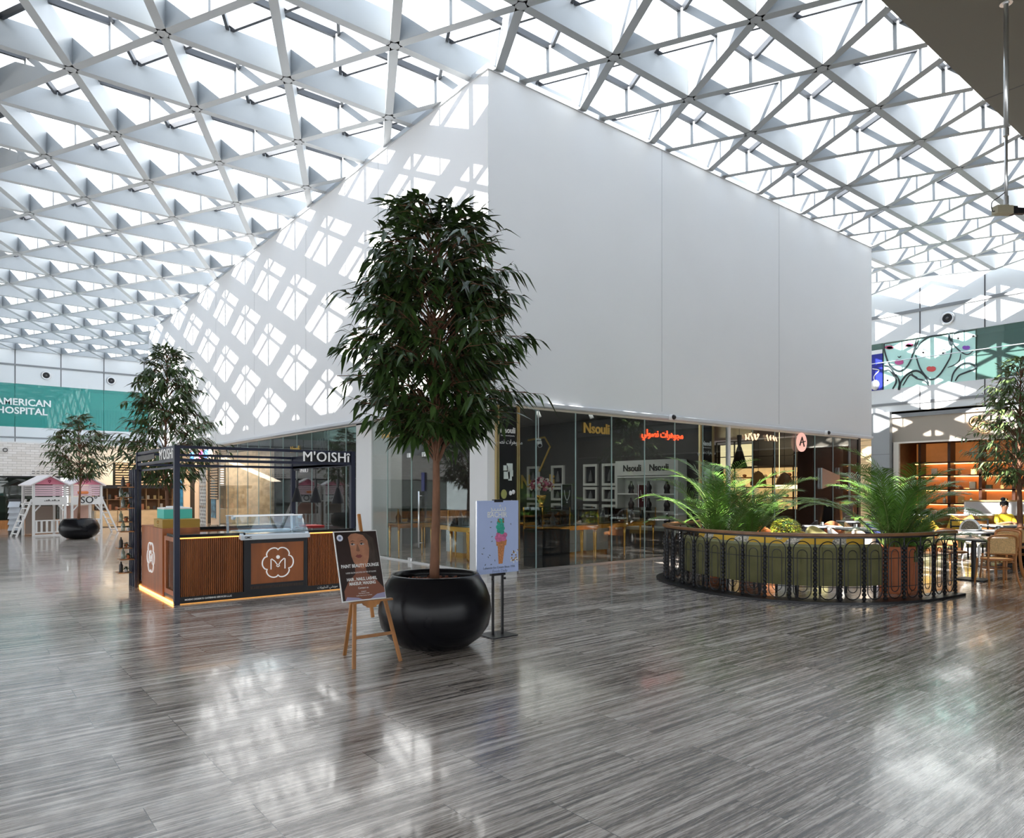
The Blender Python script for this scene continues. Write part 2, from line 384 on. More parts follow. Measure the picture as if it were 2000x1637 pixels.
for k in range(46):
    x = 4.2+k*.15; b_.box(x, x+.05+.06*rnd.random(), WY+1.2+.05*rnd.random(), WY+1.3, 5.1, 6.95)
b_.build('curtain', mat('teal_curtain', (.10, .45, .42), .7), label='pleated teal curtains behind the upper glass band of the far wall', cat='curtain')
b_ = MB(); b_.box(6.3, 8.3, WY+.9, WY+.93, 6.35, 7.35)
b_.build('roller_blind', mat('blind', (.45, .62, .58), .7), label='pale roller blind half lowered behind the far upper glass', cat='blind')
sg = thing('hospital_sign', 'large white serif lettering reading AMERICAN HOSPITAL on the teal upper glass', 'sign', (3.2, WY, 6.2))
text('letters', 'AMERICAN', .52, on_front(.03, 0, .22), M['letters_white'], sg, .02, offset=.012)
text('letters', 'HOSPITAL', .52, on_front(-.05, 0, -.26), M['letters_white'], sg, .02, offset=.012)

def wall_speaker(loc, facing, label):
    t = thing('wall_speaker', label, 'speaker', loc, facing, 'round speakers in the wall panels')
    MB().lathe([(.24, 0), (.25, .02), (.20, .05), (.17, .03)], n=28).moved(Matrix.Rotation(R(90), 4, 'X')).build('rim', M['alu'], t, smooth=True)
    MB().lathe([(.001, .02), (.17, .02)], n=24).moved(Matrix.Rotation(R(90), 4, 'X')).build('cone', M['black'], t)
    MB().lathe([(.001, .05), (.05, .045), (.06, .02)], n=16).moved(Matrix.Rotation(R(90), 4, 'X')).build('cap', mat('cone_grey', (.08, .08, .08), .5), t, smooth=True)
for px, py, lb in ((90, 733.5, 'round black speaker in the far wall panels above the hospital lettering'), (217, 744, 'round black speaker in the far wall panels nearest the white box')):
    D = 40*1.0
    t_ = (px-1000)/FPX; D = WY/(CF[1]-CR[1]*-1*0+0) if False else WY/(-(.6253)*t_+.7804)
    p = ray(px, D); wall_speaker((p.x, WY-.02, EYE+(HOR-py)*D/FPX), 0, lb)
def east(px, py, off=0.0):
    t_ = (px-1000)/FPX; D = (WX-off)/(CR[0]*t_+CF[0]); return Vector((WX-off, D*(CR[1]*t_+CF[1]), EYE+(HOR-py)*D/FPX))
p = east(1851, 622); wall_speaker((WX-.02, p.y, p.z), R(-90), 'round black speaker in the right wall above the painted faces')

# east upper glass: printed faces, dark blue poster, grey green glass
YA = 12.57; YB = 9.37
window(MB().box(WX+.03, WX+.06, 12.62, 14.6, 5.56, 7.43), M['greyglass'])
window(MB().box(WX+.03, WX+.06, 4.9, 9.33, 5.56, 7.43), M['greyglass']); window(MB().box(WX+.03, WX+.06, .4, 4.86, 5.56, 7.43), M['greyglass'])
b_ = MB(); b_.box(WX+1.6, WX+1.7, -9, WY, 4.7, 7.6); struct('wall_east_inner', b_, mat('inner_wall_east', (.30, .38, .30), .6))
b_ = MB(); b_.box(WX+.3, WX+1.6, -9, WY, 5.46, 5.56); b_.box(WX+.3, WX+1.6, -9, WY, 7.5, 7.6); struct('trim_11', b_, M['panel'])
rl = MB(); rl.tube([(WX-.16, -2, 6.62), (WX-.16, 15, 6.62)], .018, 6); rl.build('hand_rail', M['alu'], label='thin steel handrail running along the right upper glass', cat='handrail')
pn = thing('printed_window', 'pale mint glass printed with bold line drawings of women\'s faces', 'mural', (WX, 11, 6.4))
MB().box(.0, .03, YB-11, YA-11, 5.56-6.4, 7.36-6.4).build('panel', M['mint'], pn)
ink = mat('ink', (.02, .03, .035), .4)
def ep(x, y, o=.012): v = east(1640+x*.22, 500+y*.22, o); return v-Vector((WX, 11, 6.4))
def spline(pts, n=7):
    P = [Vector(p) for p in pts]; P = [P[0]*2-P[1]]+P+[P[-1]*2-P[-2]]; o = []
    for i in range(1, len(P)-2):
        for k in range(n):
            t = k/n; a, b, c, d = P[i-1:i+3]
            o.append(.5*((2*b)+(c-a)*t+(2*a-5*b+4*c-d)*t*t+(3*b-a-3*c+d)*t**3))
    o.append(P[-2]); return o
LW = 1.3
lines = [([(395, 780), (400, 850), (440, 960), (520, 1020), (590, 990), (640, 900), (680, 740)], .028), ([(672, 880), (680, 900), (720, 1010), (800, 1095), (880, 1060), (960, 940), (990, 860), (1000, 690)], .024),
 ([(680, 830), (720, 770), (800, 715), (900, 700)], .02), ([(395, 970), (450, 990), (490, 1060), (500, 1120), (470, 1180)], .03), ([(530, 1190), (545, 1120), (600, 1050), (680, 1020), (750, 1060), (790, 1130)], .032),
 ([(560, 1150), (620, 1060), (660, 1070), (690, 1090), (760, 1110), (790, 1150)], .024), ([(500, 1050), (530, 1120), (520, 1190)], .026), ([(640, 1040), (650, 1060), (690, 1080)], .02),
 ([(990, 1115), (1010, 1040), (1070, 970), (1140, 950), (1200, 975), (1200, 1000), (1130, 1030), (1060, 1060), (1025, 1110)], .03), ([(1000, 690), (1000, 760), (1050, 830), (1130, 875), (1200, 830)], .018),
 ([(1075, 870), (1060, 930), (1010, 970), (960, 990)], .016), ([(970, 690), (980, 770), (1000, 790)], .04), ([(1010, 690), (1060, 670), (1110, 665)], .034), ([(395, 1020), (440, 1015), (480, 1060), (500, 1110)], .02),
 ([(515, 890), (528, 900), (545, 888)], .014), ([(700, 740), (680, 800), (660, 870)], .018)]
ib = MB()
for pts, r in lines:
    sp_ = spline([ep(*p) for p in pts]); ib.tube(sp_, [LW*r*(.55+.45*math.sin(math.pi*i/(len(sp_)-1))) for i in range(len(sp_))], 5)
ib.build('ink_lines', ink, pn)
def blob(x, y, w, h, m, nm, lip=False):
    n = 16; c = ep(x, y, .016); vs = [];
    for k in range(n):
        a = 2*math.pi*k/n; xx = math.cos(a)*w/2; yy = math.sin(a)*h/2
        if lip: yy = (abs(math.sin(a))**.8*(1 if math.sin(a) > 0 else -.8)*h/2*(1-.25*(abs(math.cos(a)) < .25 and math.sin(a) < 0)))
        vs.append(ep(x+xx, y+yy, .016))
    b = MB(); b.v = [tuple(v) for v in vs]; b.f = [tuple(range(n))]; b.build(nm, m, pn)
for x, y, w_, h_, c in ((527, 940, 80, 55, (.55, .10, .30)), (812, 1000, 84, 55, (.65, .08, .08)), (1123, 812, 70, 42, (.25, .08, .50))): blob(x, y, w_, h_, mat('lip_print', c, .4), 'lips', True)
for x, y, w_, h_, c in ((440, 812, 80, 34, (.42, .06, .14)), (615, 790, 80, 34, (.42, .06, .14))): blob(x, y, w_, h_, mat('eye_shadow', c, .4), 'eye_shadow')
for x, y in ((445, 815), (612, 795), (742, 858), (918, 862), (1052, 732), (1186, 712), (425, 1105)):
    blob(x, y, 56, 22, M['white'], 'eye'); blob(x, y, 22, 18, mat('iris', (.06, .20, .16), .3), 'iris')
eb = MB()
for pts in ([(400, 800), (440, 785), (490, 815)], [(570, 810), (610, 775), (655, 765)], [(690, 850), (740, 825), (795, 850)], [(870, 850), (920, 830), (960, 850)], [(1010, 725), (1050, 712), (1090, 730)], [(395, 1090), (430, 1080), (460, 1095)]):
    eb.tube(spline([ep(*p, .02) for p in pts], 4), .008, 5)
eb.build('brow_lines', mat('brow_grey', (.12, .20, .18), .5), pn)
bp = thing('blue_poster', 'deep blue poster with white splash on the upper glass beside the white box', 'poster', (WX, 12.9, 6.4))
MB().box(-.02, .02, -.28, .55, -.84, .62).build('sheet', mat('deep_blue', (.012, .02, .28), .3), bp)
MB().box(-.03, 0, -.28, .55, .62, .78).build('header', M['white'], bp)
b_ = MB(); b_.ball((-.03, .0, -.62), .17, 12, 8, 1.2); b_.tube(spline([(-.03, -.1, -.7), (-.03, .05, -.3), (-.03, -.15, -.05), (-.03, .1, .05)]), .02, 5)
b_.build('splash', M['white'], bp)

# ------------------------------------------------------------------ shop fronts under the white box
GX = 7.86; GY = 10.52; ZS = 3.24
# room shells
struct('wall_jeweller_east', MB().box(14.45, 14.55, GY+.05, 18, 0, 4), M['dark']); struct('wall_jeweller_north', MB().box(GX+.05, 14.5, 17.9, 18, 0, 4), M['dark'])
struct('wall_cafe_north', MB().box(14.6, 22.6, 17.9, 18, 0, 4), mat('cafe_wall', (.02, .017, .014), .5)); struct('wall_cafe_east', MB().box(22.55, 22.7, GY, 18, 0, ZB), mat('cafe_wall_b', (.03, .028, .027), .4))
struct('wall_shops_inner', MB().box(12.6, 12.7, 18, 34.4, 0, 4), M['dark']); struct('wall_shops_end', MB().box(GX, 12.6, 34.4, 34.5, 0, 4), M['dark'])
struct('ceiling_jeweller', MB().box(BX+.5, 14.5, BY+.5, 38, 3.6, 3.7), mat('shop_ceiling', (.11, .105, .10), .6))
struct('ceiling_cafe', MB().box(14.5, 22.7, BY+.5, 18, 3.42, 3.7), mat('cafe_ceiling', (.10, .028, .015), .35, noise=(3, .3, (.2, 3, 1))))
struct('trim_12', MB().box(GX-.02, GX+.04, 11.1, 34.4, 3.17, ZS+.02).box(8.62, 22.5, GY-.02, GY+.04, 3.17, ZS+.02), M['offw'])
struct('trim_13', MB().box(GX-.01, GX+.03, 11.1, 34.4, 0, .03).box(8.62, 22.5, GY-.01, GY+.03, 0, .03), M['alu'])
# white corner column, gold framed black banner on its front
struct('wall_corner_column', MB().box(GX+.02, 8.6, GY+.06, 11.15, 0, 3.3), M['white'])
def banner(x, label, w=.50):
    t = thing('gold_framed_banner', label, 'banner', (x, GY+.05, 0))
    MB().box(-w/2, w/2, -.03, 0, .25, 3.18).build('panel', M['black'], t)
    f = MB()
    for sx in (-1, 1):
        for o in (0, .045): f.box(sx*(w/2+.02+o)-.012, sx*(w/2+.02+o)+.012, -.05, 0, .2, 3.2)
    f.build('gold_frame', mat('gold_frame', (.75, .6, .32), .3, .9), t)
    text('title', 'Nsouli', .155, on_front(0, -.034, 2.72), M['white'], t, .008, xs=.9, offset=.004)
    text('caption', 'Fine Diamonds Jewelry', .036, on_front(0, -.034, 2.62), M['white'], t, .004)
    text('caption', 'مجوهرات نصولي', .12, on_front(0, -.034, 2.5), M['white'], t, .006, xs=.9)
    for k, (dx, z, s_) in enumerate(((-.06, 2.0, .05), (.04, 2.02, .07), (.06, 1.9, .06), (-.03, 1.86, .07), (.05, 1.8, .04))):
        MB().box(dx-s_, dx+s_, -.045, -.03, z-s_, z+s_).build('photo_print', mat('print_white', (.6, .66, .62), .5), t)
    MB().prism([(-.10+.07*math.cos(a*.5), 1.5+.09*math.sin(a*.5)) for a in range(0, 12)], -.045, -.03).build('gem_print', mat('print_green', (.35, .36, .12), .4), t)
    g = MB()
    for dx, z in ((.06, 1.52), (.13, 1.54), (-.14, 1.32), (-.07, 1.30), (.0, 1.31), (.09, 1.34)): g.ball((dx, -.04, z), .035, 8, 5, 1.3)
    g.build('pearl_print', M['white'], t); return t
banner(8.34, 'tall black jeweller banner with twin gold edges on the white corner column', .42)
banner(14.62, 'tall black jeweller banner with gold edges between the jeweller and the cafe', .42)
# glass panels
for i in range(21):
    y0 = 11.17+1.08*i
    if 15.1 < y0+.5 < 15.95: continue
    y1 = min(y0+1.06, 27.25)
    if y0 > 27: break
    window(MB().box(GX, GX+.012, y0, y1, .03, ZS-.05), M['glass'])
    struct('trim_%d' % (40+i), MB().box(GX-.004, GX+.016, y1, y1+.02, .03, ZS-.05), M['edge'])
for i in range(-1, 12):
    x0 = max(9.05+1.08*i, 8.64); x1 = min(9.05+1.08*i+1.06, 22.4)
    window(MB().box(x0, x1, GY, GY+.012, .03, ZS-.05), M['glass'])
    struct('trim_%d' % (71+i), MB().box(x1, x1+.02, GY-.004, GY+.016, .03, ZS-.05), M['edge'])
struct('wall_pillar_west', MB().box(GX-.02, GX+.5, 15.15, 15.95, 0, 3.26), M['white'])
struct('wall_wing', MB().box(GX+.5, 9.1, 15.9, 16.0, 0, 3.6), mat('light_wing', (.42, .43, .42), .5))
struct('trim_14', MB().box(15.48, 15.56, GY-.03, GY+.06, 0, 3.22), M['white'])
struct('wall_black_pier', MB().box(19.75, 22.5, GY+.02, GY+.5, 0, ZB-.03), mat('pier_black', (.022, .019, .022), .25))
struct('trim_15', MB().box(20.9, 20.93, GY-.0, GY+.03, 0, ZB).box(21.9, 21.96, GY, GY+.03, 0, ZB), M['trim'])
# door hardware in the left glass
dr = thing('glass_door', 'frameless glass shop door with steel patch fittings and tall bar handle', 'door', (GX-.02, 13.3, 0))
MB().box(-.03, .03, .0, .14, 2.28, 2.38).box(-.03, .03, -.62, -.48, 2.28, 2.38).box(-.03, .03, -.05, .1, .02, .1).build('patch_fitting', M['alu'], dr, bevel=.01)
h_ = MB().tube([(-.06, -.42, .35), (-.06, -.42, 1.55)], .018, 10); [h_.tube([(-.06, -.42, z), (.02, -.42, z)], .01, 8) for z in (.45, 1.45)]; h_.build('bar_handle', M['alu'], dr, smooth=True)
MB().box(-.01, .0, -.56, -.44, 1.55, 1.95).build('opening_hours_sign', mat('hours_blue', (.01, .02, .12), .4), dr)

# lettering on the jeweller's glass
def gsign(name, body, size, x, z, m, label, xs=1, off=.006): t = text(name, body, size, on_front(0, 0, 0), m, None, .02, xs=xs, offset=off, label=label, cat='sign'); t.location = (x, GY-.02, z); return t
gsign('gold_lettering', 'Nsouli', .30, 10.72, 2.87, M['goldp'], 'gold blackletter shop name high on the jeweller glass')
gsign('red_lettering', 'مجوهرات نصولي', .22, 12.9, 2.86, mat('red_letters', (.85, .08, .02), .4, emit=(1, .1, .03), es=.6), 'red Arabic lettering high on the jeweller glass')
t = thing('gold_diamond_sign', 'gold diamond outline with the shop name on the dark inner wall', 'sign', (14.4, 16.6, 2.6))
d_ = MB(); d_.tube([(0, .55, .55), (0, -.25, .60), (0, -.5, .3), (0, 0, -.45)], .03, 6); d_.build('outline', M['goldp'], t)
text('letters', 'Nsouli', .62, on_side(0, .1, -.8), M['goldp'], t, .03, offset=.01)
for y, lb, bd in ((14.3, 'gold blackletter shop name on the glass beside the white pillar', 'Nsouli'), (12.45, 'gold Arabic lettering on the glass above the shop door', 'مجوهرات نصولي')):
    t = text('gold_lettering', bd, .26, on_side(0, 0, 0), M['goldp'], None, .02, xs=.95, offset=.005, label=lb, cat='sign'); t.location = (GX-.02, y, 2.86)
t = text('dark_lettering', 'MATS', .42, on_side(0, 0, 0), M['black'], None, .03, xs=.85, offset=.01, label='tall black MATS lettering inside the glass left of the pillar', cat='sign'); t.location = (GX+.05, 18.0, 2.80)
t = text('gold_lettering', 'Nsouli', .26, on_side(0, 0, 0), M['goldp'], None, .02, label='gold shop name on the glass beside the black MATS lettering', cat='sign'); t.location = (GX-.02, 19.9, 2.75)

# wall frames and the white display unit in the jeweller
k_ = 0
for yy in (16.9, 15.75, 14.35, 13.6):
    for zz, hh in ((2.0, .62), (1.45, .40), (.98, .36)):
        t = thing('wall_display_frame', ('square shadow-box frame on the dark jeweller wall, row %s, %s' % (('top', 'middle', 'bottom')[(zz < 1.9)+(zz < 1.2)], {16.9: 'farthest inside the shop', 15.75: 'second from the inner end', 14.35: 'second from the shelving', 13.6: 'next to the white shelving'}[yy])), 'frame', (14.44, yy, zz), 0, 'shadow-box frames on the jeweller wall')
        f = MB(); f.box(-.07, 0, -.28, .28, -hh/2, -hh/2+.07).box(-.07, 0, -.28, .28, hh/2-.07, hh/2).box(-.07, 0, -.28, -.21, -hh/2+.07, hh/2-.07).box(-.07, 0, .21, .28, -hh/2+.07, hh/2-.07)
        f.build('frame', mat('frame_cream', (.50, .49, .45), .5), t); MB().box(-.01, 0, -.21, .21, -hh/2+.07, hh/2-.07).build('backing', M['black'], t)
        MB().lathe([(.07, -hh*.3), (.05, 0), (.02, hh*.15), (.02, hh*.22)], (-.04, 0, 0), 10).build('jewel_bust', mat('bust_grey', (.10, .10, .10), .6), t, smooth=True)
t = thing('shelf_unit', 'large white illuminated shelf unit with black shop names along the top', 'shelf', (14.44, 12.05, 0))
f = MB(); f.box(-.35, 0, -1.05, -.98, .5, 2.35).box(-.35, 0, .98, 1.05, .5, 2.35).box(-.35, 0, -.98, .98, 1.95, 2.35).box(-.04, 0, -.98, .98, .5, 1.95)
f.build('carcass', mat('shelf_white', (.50, .50, .47), .5), t)
for z in (.6, 1.0, 1.45, 1.9): MB().box(-.34, 0, -.98, .98, z, z+.03).build('shelf_board', mat('shelf_w2', (.60, .60, .57), .5), t)
for y in (-.45, .45): text('lettering', 'Nsouli', .24, on_side(-.36, y, 2.14), M['black'], t, .01, offset=.004)
def bust(loc, par=None, m=None, s=1, label=None):
    b = MB(); b.lathe([(.085*s, 0), (.09*s, .02*s), (.075*s, .08*s), (.10*s, .14*s), (.09*s, .2*s), (.045*s, .25*s), (.035*s, .31*s), (.038*s, .33*s), (.001, .33*s)], n=14)
    b.v = [(x, y*.55, z) for x, y, z in b.v]
    o = b.build('necklace_bust', m or M['black'], par, smooth=True, label=label, cat='display bust' if label else None, group='necklace busts on the white shelves' if label else None); o.location = loc; return o
for z, nm in ((.63, 'lowest'), (1.03, 'middle'), (1.48, 'top')):
    for j, y in enumerate((-.6, 0, .6)):
        bust((14.22, 12.05+y, z+.002), label='black necklace bust on the %s white shelf, %s' % (nm, ('nearest the front glass', 'in the middle', 'farthest from the front glass')[j])).rotation_euler = (0, 0, R(90))
for i, (x, y) in enumerate(((9.6, 14.6), (10.0, 14.0), (11.2, 13.0), (12.4, 12.4))):
    t = thing('track_spotlight', 'small white track spotlight under the jeweller ceiling, %s' % ('deepest inside', 'second deepest', 'third', 'nearest the gold lettering')[i], 'spotlight', (x, y, 3.6), 0, 'track spotlights in the jeweller')
    MB().cyl((0, 0, -.1), .015, .1, 8).build('stem', M['white'], t); MB().tube([(0, 0, -.08), (.03, -.06, -.25)], [.045, .05], 12).build('head', M['white'], t, smooth=True)
lamp('shop_light', 'AREA', (11, 13.8, 3.5), 45, (1, .95, .88), 4, (11, 13.8, 0), size_y=4)
lamp('shop_light_b', 'AREA', (10, 22, 3.5), 30, (1, .95, .9), 3, (10, 22, 0), size_y=8)

# jewellery cases: gilded tables under glass
def case(x, y, w, d, rz, label, hz=.80, gl=.34, busts=3, seed=0, solid=False):
    t = thing('jewellery_case', label, 'display case', (x, y, 0), rz, 'gilded jewellery cases'); rr = random.Random(seed)
    if solid: MB().box(-w/2, w/2, -d/2, d/2, 0, hz-.06).build('cabinet', M['black'], t)
    else:
        for sx in (-1, 1):
            for sy in (-1, 1):
                MB().tube([(sx*(w/2-.04), sy*(d/2-.04), z) for z in (0, .05, .3, .6, hz-.07)], [.016, .014, .019, .028, .032], 8).build('leg', M['gold'], t, smooth=True)
        MB().box(-w/2, w/2, -d/2, -d/2+.03, hz-.1, hz-.03).box(-w/2, w/2, d/2-.03, d/2, hz-.1, hz-.03).build('apron', M['gold'], t)
    MB().box(-w/2, w/2, -d/2, d/2, hz-.03, hz).build('table_top', M['gold'], t, bevel=.006)
    MB().box(-w/2+.03, w/2-.03, -d/2+.03, d/2-.03, hz, hz+.015).build('velvet_tray', M['black'], t)
    g = MB(); z0, z1 = hz, hz+gl
    for a, b, c, e in ((-w/2, w/2, -d/2, -d/2+.006), (-w/2, w/2, d/2-.006, d/2), (-w/2, -w/2+.006, -d/2, d/2), (w/2-.006, w/2, -d/2, d/2)): g.box(a, b, c, e, z0, z1)
    g.box(-w/2, w/2, -d/2, d/2, z1, z1+.008); g.build('glass_case', M['clear'], t)
    for sx in (-1, 1):
        for sy in (-1, 1): MB().box(sx*w/2-.008, sx*w/2+.008, sy*d/2-.008, sy*d/2+.008, hz, hz+gl).build('corner_post', M['gold'], t)
    for k in range(busts):
        xx = -w/2+w*(k+.5)/busts
        o = bust((xx, .02, hz+.015), t, s=.75+.2*rr.random(), m=rr.choice([M['black'], mat('bust_silver', (.25, .25, .26), .4)]) if k % 2 else M['black'])
    j = MB()
    for k in range(10): j.ball((rr.uniform(-w/2+.06, w/2-.06), rr.uniform(-d/2+.05, 0), hz+.03), .011, 6, 4)
    j.build('ring_set', mat('jewel', (.8, .8, .78), .15, .9), t); return t
case(8.45, 14.35, .95, .5, R(0), 'gilded case with black busts beside the white pillar', seed=1)
case(8.75, 13.0, .55, .5, R(90), 'narrow gilded case just inside the glass door', seed=2, busts=2)
case(8.6, 11.95, 1.25, .55, R(90), 'gilded case with slanted black displays behind the tree trunk', seed=3, busts=6)
case(9.7, 10.95, .75, .6, 0, 'black cabinet case with gilded top beside the corner banner', hz=.82, gl=.4, seed=4, solid=True, busts=2)
for i, (x, y, w_, rz, lb) in enumerate(((10.75, 11.3, 1.15, 0, 'gilded case behind the second front glass panel'), (11.95, 11.5, 1.1, 0, 'gilded case in front of the pale drawer block'), (13.2, 11.7, 1.15, 0, 'gilded case nearest the cafe side'),
   (11.2, 13.2, 1.2, R(12), 'gilded case in the middle of the jeweller room'), (12.7, 13.4, 1.1, 0, 'gilded case deep in the room by the wall frames'), (9.6, 16.3, 1.2, 0, 'gilded case at the back of the jeweller room'))):
    case(x, y, w_, .5, rz, lb, seed=10+i, busts=3)
def drawers(x, y, w, d, rz, label):
    t = thing('drawer_unit', label, 'drawers', (x, y, 0), rz, 'white drawer units')
    MB().box(-w/2+.02, w/2-.02, -d/2+.02, d/2, .0, .12).build('plinth', M['gold'], t)
    MB().box(-w/2, w/2, -d/2+.02, d/2, .12, .72).build('body', M['offw'], t)
    for k in range(3): MB().box(-w/2, w/2, -d/2, -d/2+.02, .125+.2*k, .315+.2*k).build('drawer', mat('drawer_white', (.62, .65, .66), .3), t, bevel=.004)
drawers(9.4, 13.6, .7, .45, R(-90), 'white three-drawer unit behind the glass door')
drawers(11.4, 12.15, .5, .45, 0, 'narrow white drawer unit under the front cases, left one')
drawers(12.25, 12.2, .75, .45, 0, 'wider white drawer unit under the front cases, right one')
# bouquet in a gilded vase on the black cabinet case
t = thing('flower_vase', 'round bouquet of pink, red and white roses in a gilded vase', 'flowers', (9.55, 10.95, 1.229))
MB().lathe([(.05, 0), (.055, .02), (.03, .04), (.07, .12), (.10, .2), (.105, .24), (.09, .24), (.001, .2)], n=18).build('vase', M['gold'], t, smooth=True)
fr_ = {c: MB() for c in range(3)}
rr = random.Random(5)
for k in range(130):
    a = rr.uniform(0, 2*math.pi); u = rr.uniform(-.45, 1); r_ = math.sqrt(max(0, 1-u*u)); c_ = (.22*r_*math.cos(a), .22*r_*math.sin(a), .42+.17*u)
    fr_[rr.choice((0, 0, 1, 2, 2))].ball(c_, rr.uniform(.022, .036), 7, 5)
fr_[0].build('pink_roses', mat('rose_pink', (.55, .12, .2), .6), t, smooth=True); fr_[1].build('dark_roses', mat('rose_dark', (.22, .02, .05), .6), t, smooth=True); fr_[2].build('white_roses', mat('rose_white', (.75, .68, .58), .6), t, smooth=True)
# framed necklace boards standing on the cases
for x, y, lb in ((10.5, 11.2, 'black necklace board with silver pendant on the front gilded case'), (13.45, 11.6, 'dark red necklace board with silver collar beside the palm')):
    t = thing('necklace_board', lb, 'necklace stand', (x, y, 1.149))
    MB().box(-.15, .15, 0, .02, 0, .55).build('board', mat('board', (.02, .018, .018) if x < 12 else (.12, .01, .02), .5), t)
    f = MB(); f.tube([(-.15, -.01, 0), (-.15, -.01, .55), (.15, -.01, .55), (.15, -.01, 0)], .008, 5); f.build('frame', M['alu'], t)
    n_ = MB(); n_.tube(spline([(-.08, -.015, .42), (-.06, -.015, .3), (0, -.015, .2), (.06, -.015, .3), (.08, -.015, .42)]), .009, 6); n_.ball((0, -.015, .16), .018, 8, 5); n_.build('necklace', M['white'], t)
# hanging camera behind the glass
t = thing('ceiling_camera', 'white bullet camera hanging on a thin rod behind the corner glass', 'camera', (9.6, 11.1, 3.6))
MB().cyl((0, 0, -.95), .012, .95, 8).build('rod', M['white'], t); MB().cyl((0, 0, -.98), .06, .03, 14).build('base', M['white'], t)
MB().tube([(0.03, 0, -1.02), (-.06, -.12, -1.1)], [.05, .05], 14).build('body', M['white'], t, smooth=True); MB().tube([(-.06, -.12, -1.1), (-.063, -.124, -1.103)], .038, 12).build('lens', M['black'], t)
# dome cameras on the box lip
for x, lb in ((12.83, 'white dome camera on the lip of the white box above the red lettering'), (19.9, 'white dome camera on the lip of the white box near its right end')):
    t = thing('dome_camera', lb, 'camera', (x, BY-.06, ZB-.02), 0, 'dome cameras on the box lip')
    MB().lathe([(.07, 0), (.07, .06), (.06, .09)], n=16).moved(Matrix.Rotation(R(90), 4, 'X')).build('housing', M['white'], t, smooth=True); MB().ball((0.02, -.08, 0), .055, 12, 8).build('dome', M['black'], t, smooth=True)

# cafe under the right half of the box
M['glow'] = mat('warm_shelf_glow', (.9, .6, .25), .6, emit=(1, .58, .22), es=1.4)
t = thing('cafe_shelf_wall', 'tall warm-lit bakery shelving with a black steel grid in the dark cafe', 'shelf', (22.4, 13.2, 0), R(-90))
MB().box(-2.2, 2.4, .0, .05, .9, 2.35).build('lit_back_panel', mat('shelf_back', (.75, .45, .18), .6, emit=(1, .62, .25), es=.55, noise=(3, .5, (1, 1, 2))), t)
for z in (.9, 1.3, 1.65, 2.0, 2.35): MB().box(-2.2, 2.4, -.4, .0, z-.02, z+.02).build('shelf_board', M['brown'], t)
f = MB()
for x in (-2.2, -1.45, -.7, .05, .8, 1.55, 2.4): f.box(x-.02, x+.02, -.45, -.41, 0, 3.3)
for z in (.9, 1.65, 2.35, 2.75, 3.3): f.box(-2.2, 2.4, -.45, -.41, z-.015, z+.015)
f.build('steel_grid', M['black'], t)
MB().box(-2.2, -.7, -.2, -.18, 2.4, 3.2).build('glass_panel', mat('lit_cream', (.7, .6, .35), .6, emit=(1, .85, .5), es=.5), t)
MB().box(-.7, 2.4, -.4, -.36, 2.4, 3.3).build('dark_fascia', M['black'], t)
rr = random.Random(8)
for z, nm in ((.92, 'lowest'), (1.32, 'second'), (1.67, 'third'), (2.02, 'top')):
    for k in range(11):
        x = -2.05+.42*k+rr.uniform(-.05, .05); s_ = rr.uniform(.05, .09)
        b = MB(); b.ball((0, 0, s_*.7), s_, 8, 6, .7) if rr.random() < .5 else b.lathe([(s_*.7, 0), (s_*.75, s_*2), (s_*.4, s_*2.4), (s_*.4, s_*2.7), (.001, s_*2.7)], n=8)
        o = b.build('loaf' if len(b.v) > 50 else 'jar', mat('ware', rr.choice([(.5, .25, .07), (.7, .6, .45), (.3, .1, .04), (.2, .22, .08)]), .5), label='small ware on the %s lit shelf of the dark cafe' % nm, cat='shelf ware', group='wares on the %s cafe shelf' % nm); o.location = (22.4-.2, 13.2-x, z)
def pendant(x, y, zt, zb, r, m, label, group, cone=True, top=.2):
    t = thing('pendant_lamp', label, 'lamp', (x, y, zb), 0, group); H = zt-zb
    MB().cyl((0, 0, top*.9), .006, H-top*.9, 6).build('cord', M['black'], t)
    MB().cyl((0, 0, H-.02), .05, .02, 12).build('ceiling_rose', M['black'], t)
    pr = [(r, 0), (r*.28, top*.62), (r*.2, top*.66), (r*.3, top), (.001, top)] if cone else [(r, 0), (r*1.02, top*.15), (r*.9, top*.5), (r*.5, top*.85), (.02, top), (.001, top)]
    sh_ = MB().lathe(pr, n=24).build('lamp_shade', m, t, smooth=not cone); MB().ball((0, 0, .05), min(.045, r*.4), 8, 6).build('bulb', mat('bulb', (1, .85, .6), .4, emit=(1, .75, .4), es=4), sh_)
q_ = ray(1444, 19.3); pendant(q_.x, q_.y, 3.42, 2.18, .22, M['black'], 'black cone pendant lamp just inside the cafe glass', 'cafe pendant lamps', top=.9)
q_ = ray(1481, 20.3); pendant(q_.x, q_.y, 3.42, 1.70, .22, mat('rattan', (.45, .22, .07), .7), 'rattan dome pendant lamp in the dark cafe', 'cafe pendant lamps', False, .42)
q_ = ray(1532, 20.3); pendant(q_.x, q_.y, 3.42, 1.72, .22, M['brown'], 'brown dome pendant lamp over the lit cafe counter', 'cafe pendant lamps', False, .36)
t = thing('lit_oval_sign', 'long oval glowing panel above the cafe counter', 'lamp', ray(1541, 21.4, 1.60), R(-38.7))
MB().slab([(.45*math.cos(2*math.pi*k/24), .14*math.sin(2*math.pi*k/24)) for k in range(24)], 0, .12).box(-.3, -.29, -.005, .005, .12, 1.82).box(.29, .3, -.005, .005, .12, 1.82).build('glowing_panel', mat('oval_glow', (1, .85, .5), .5, emit=(1, .75, .4), es=2), t)
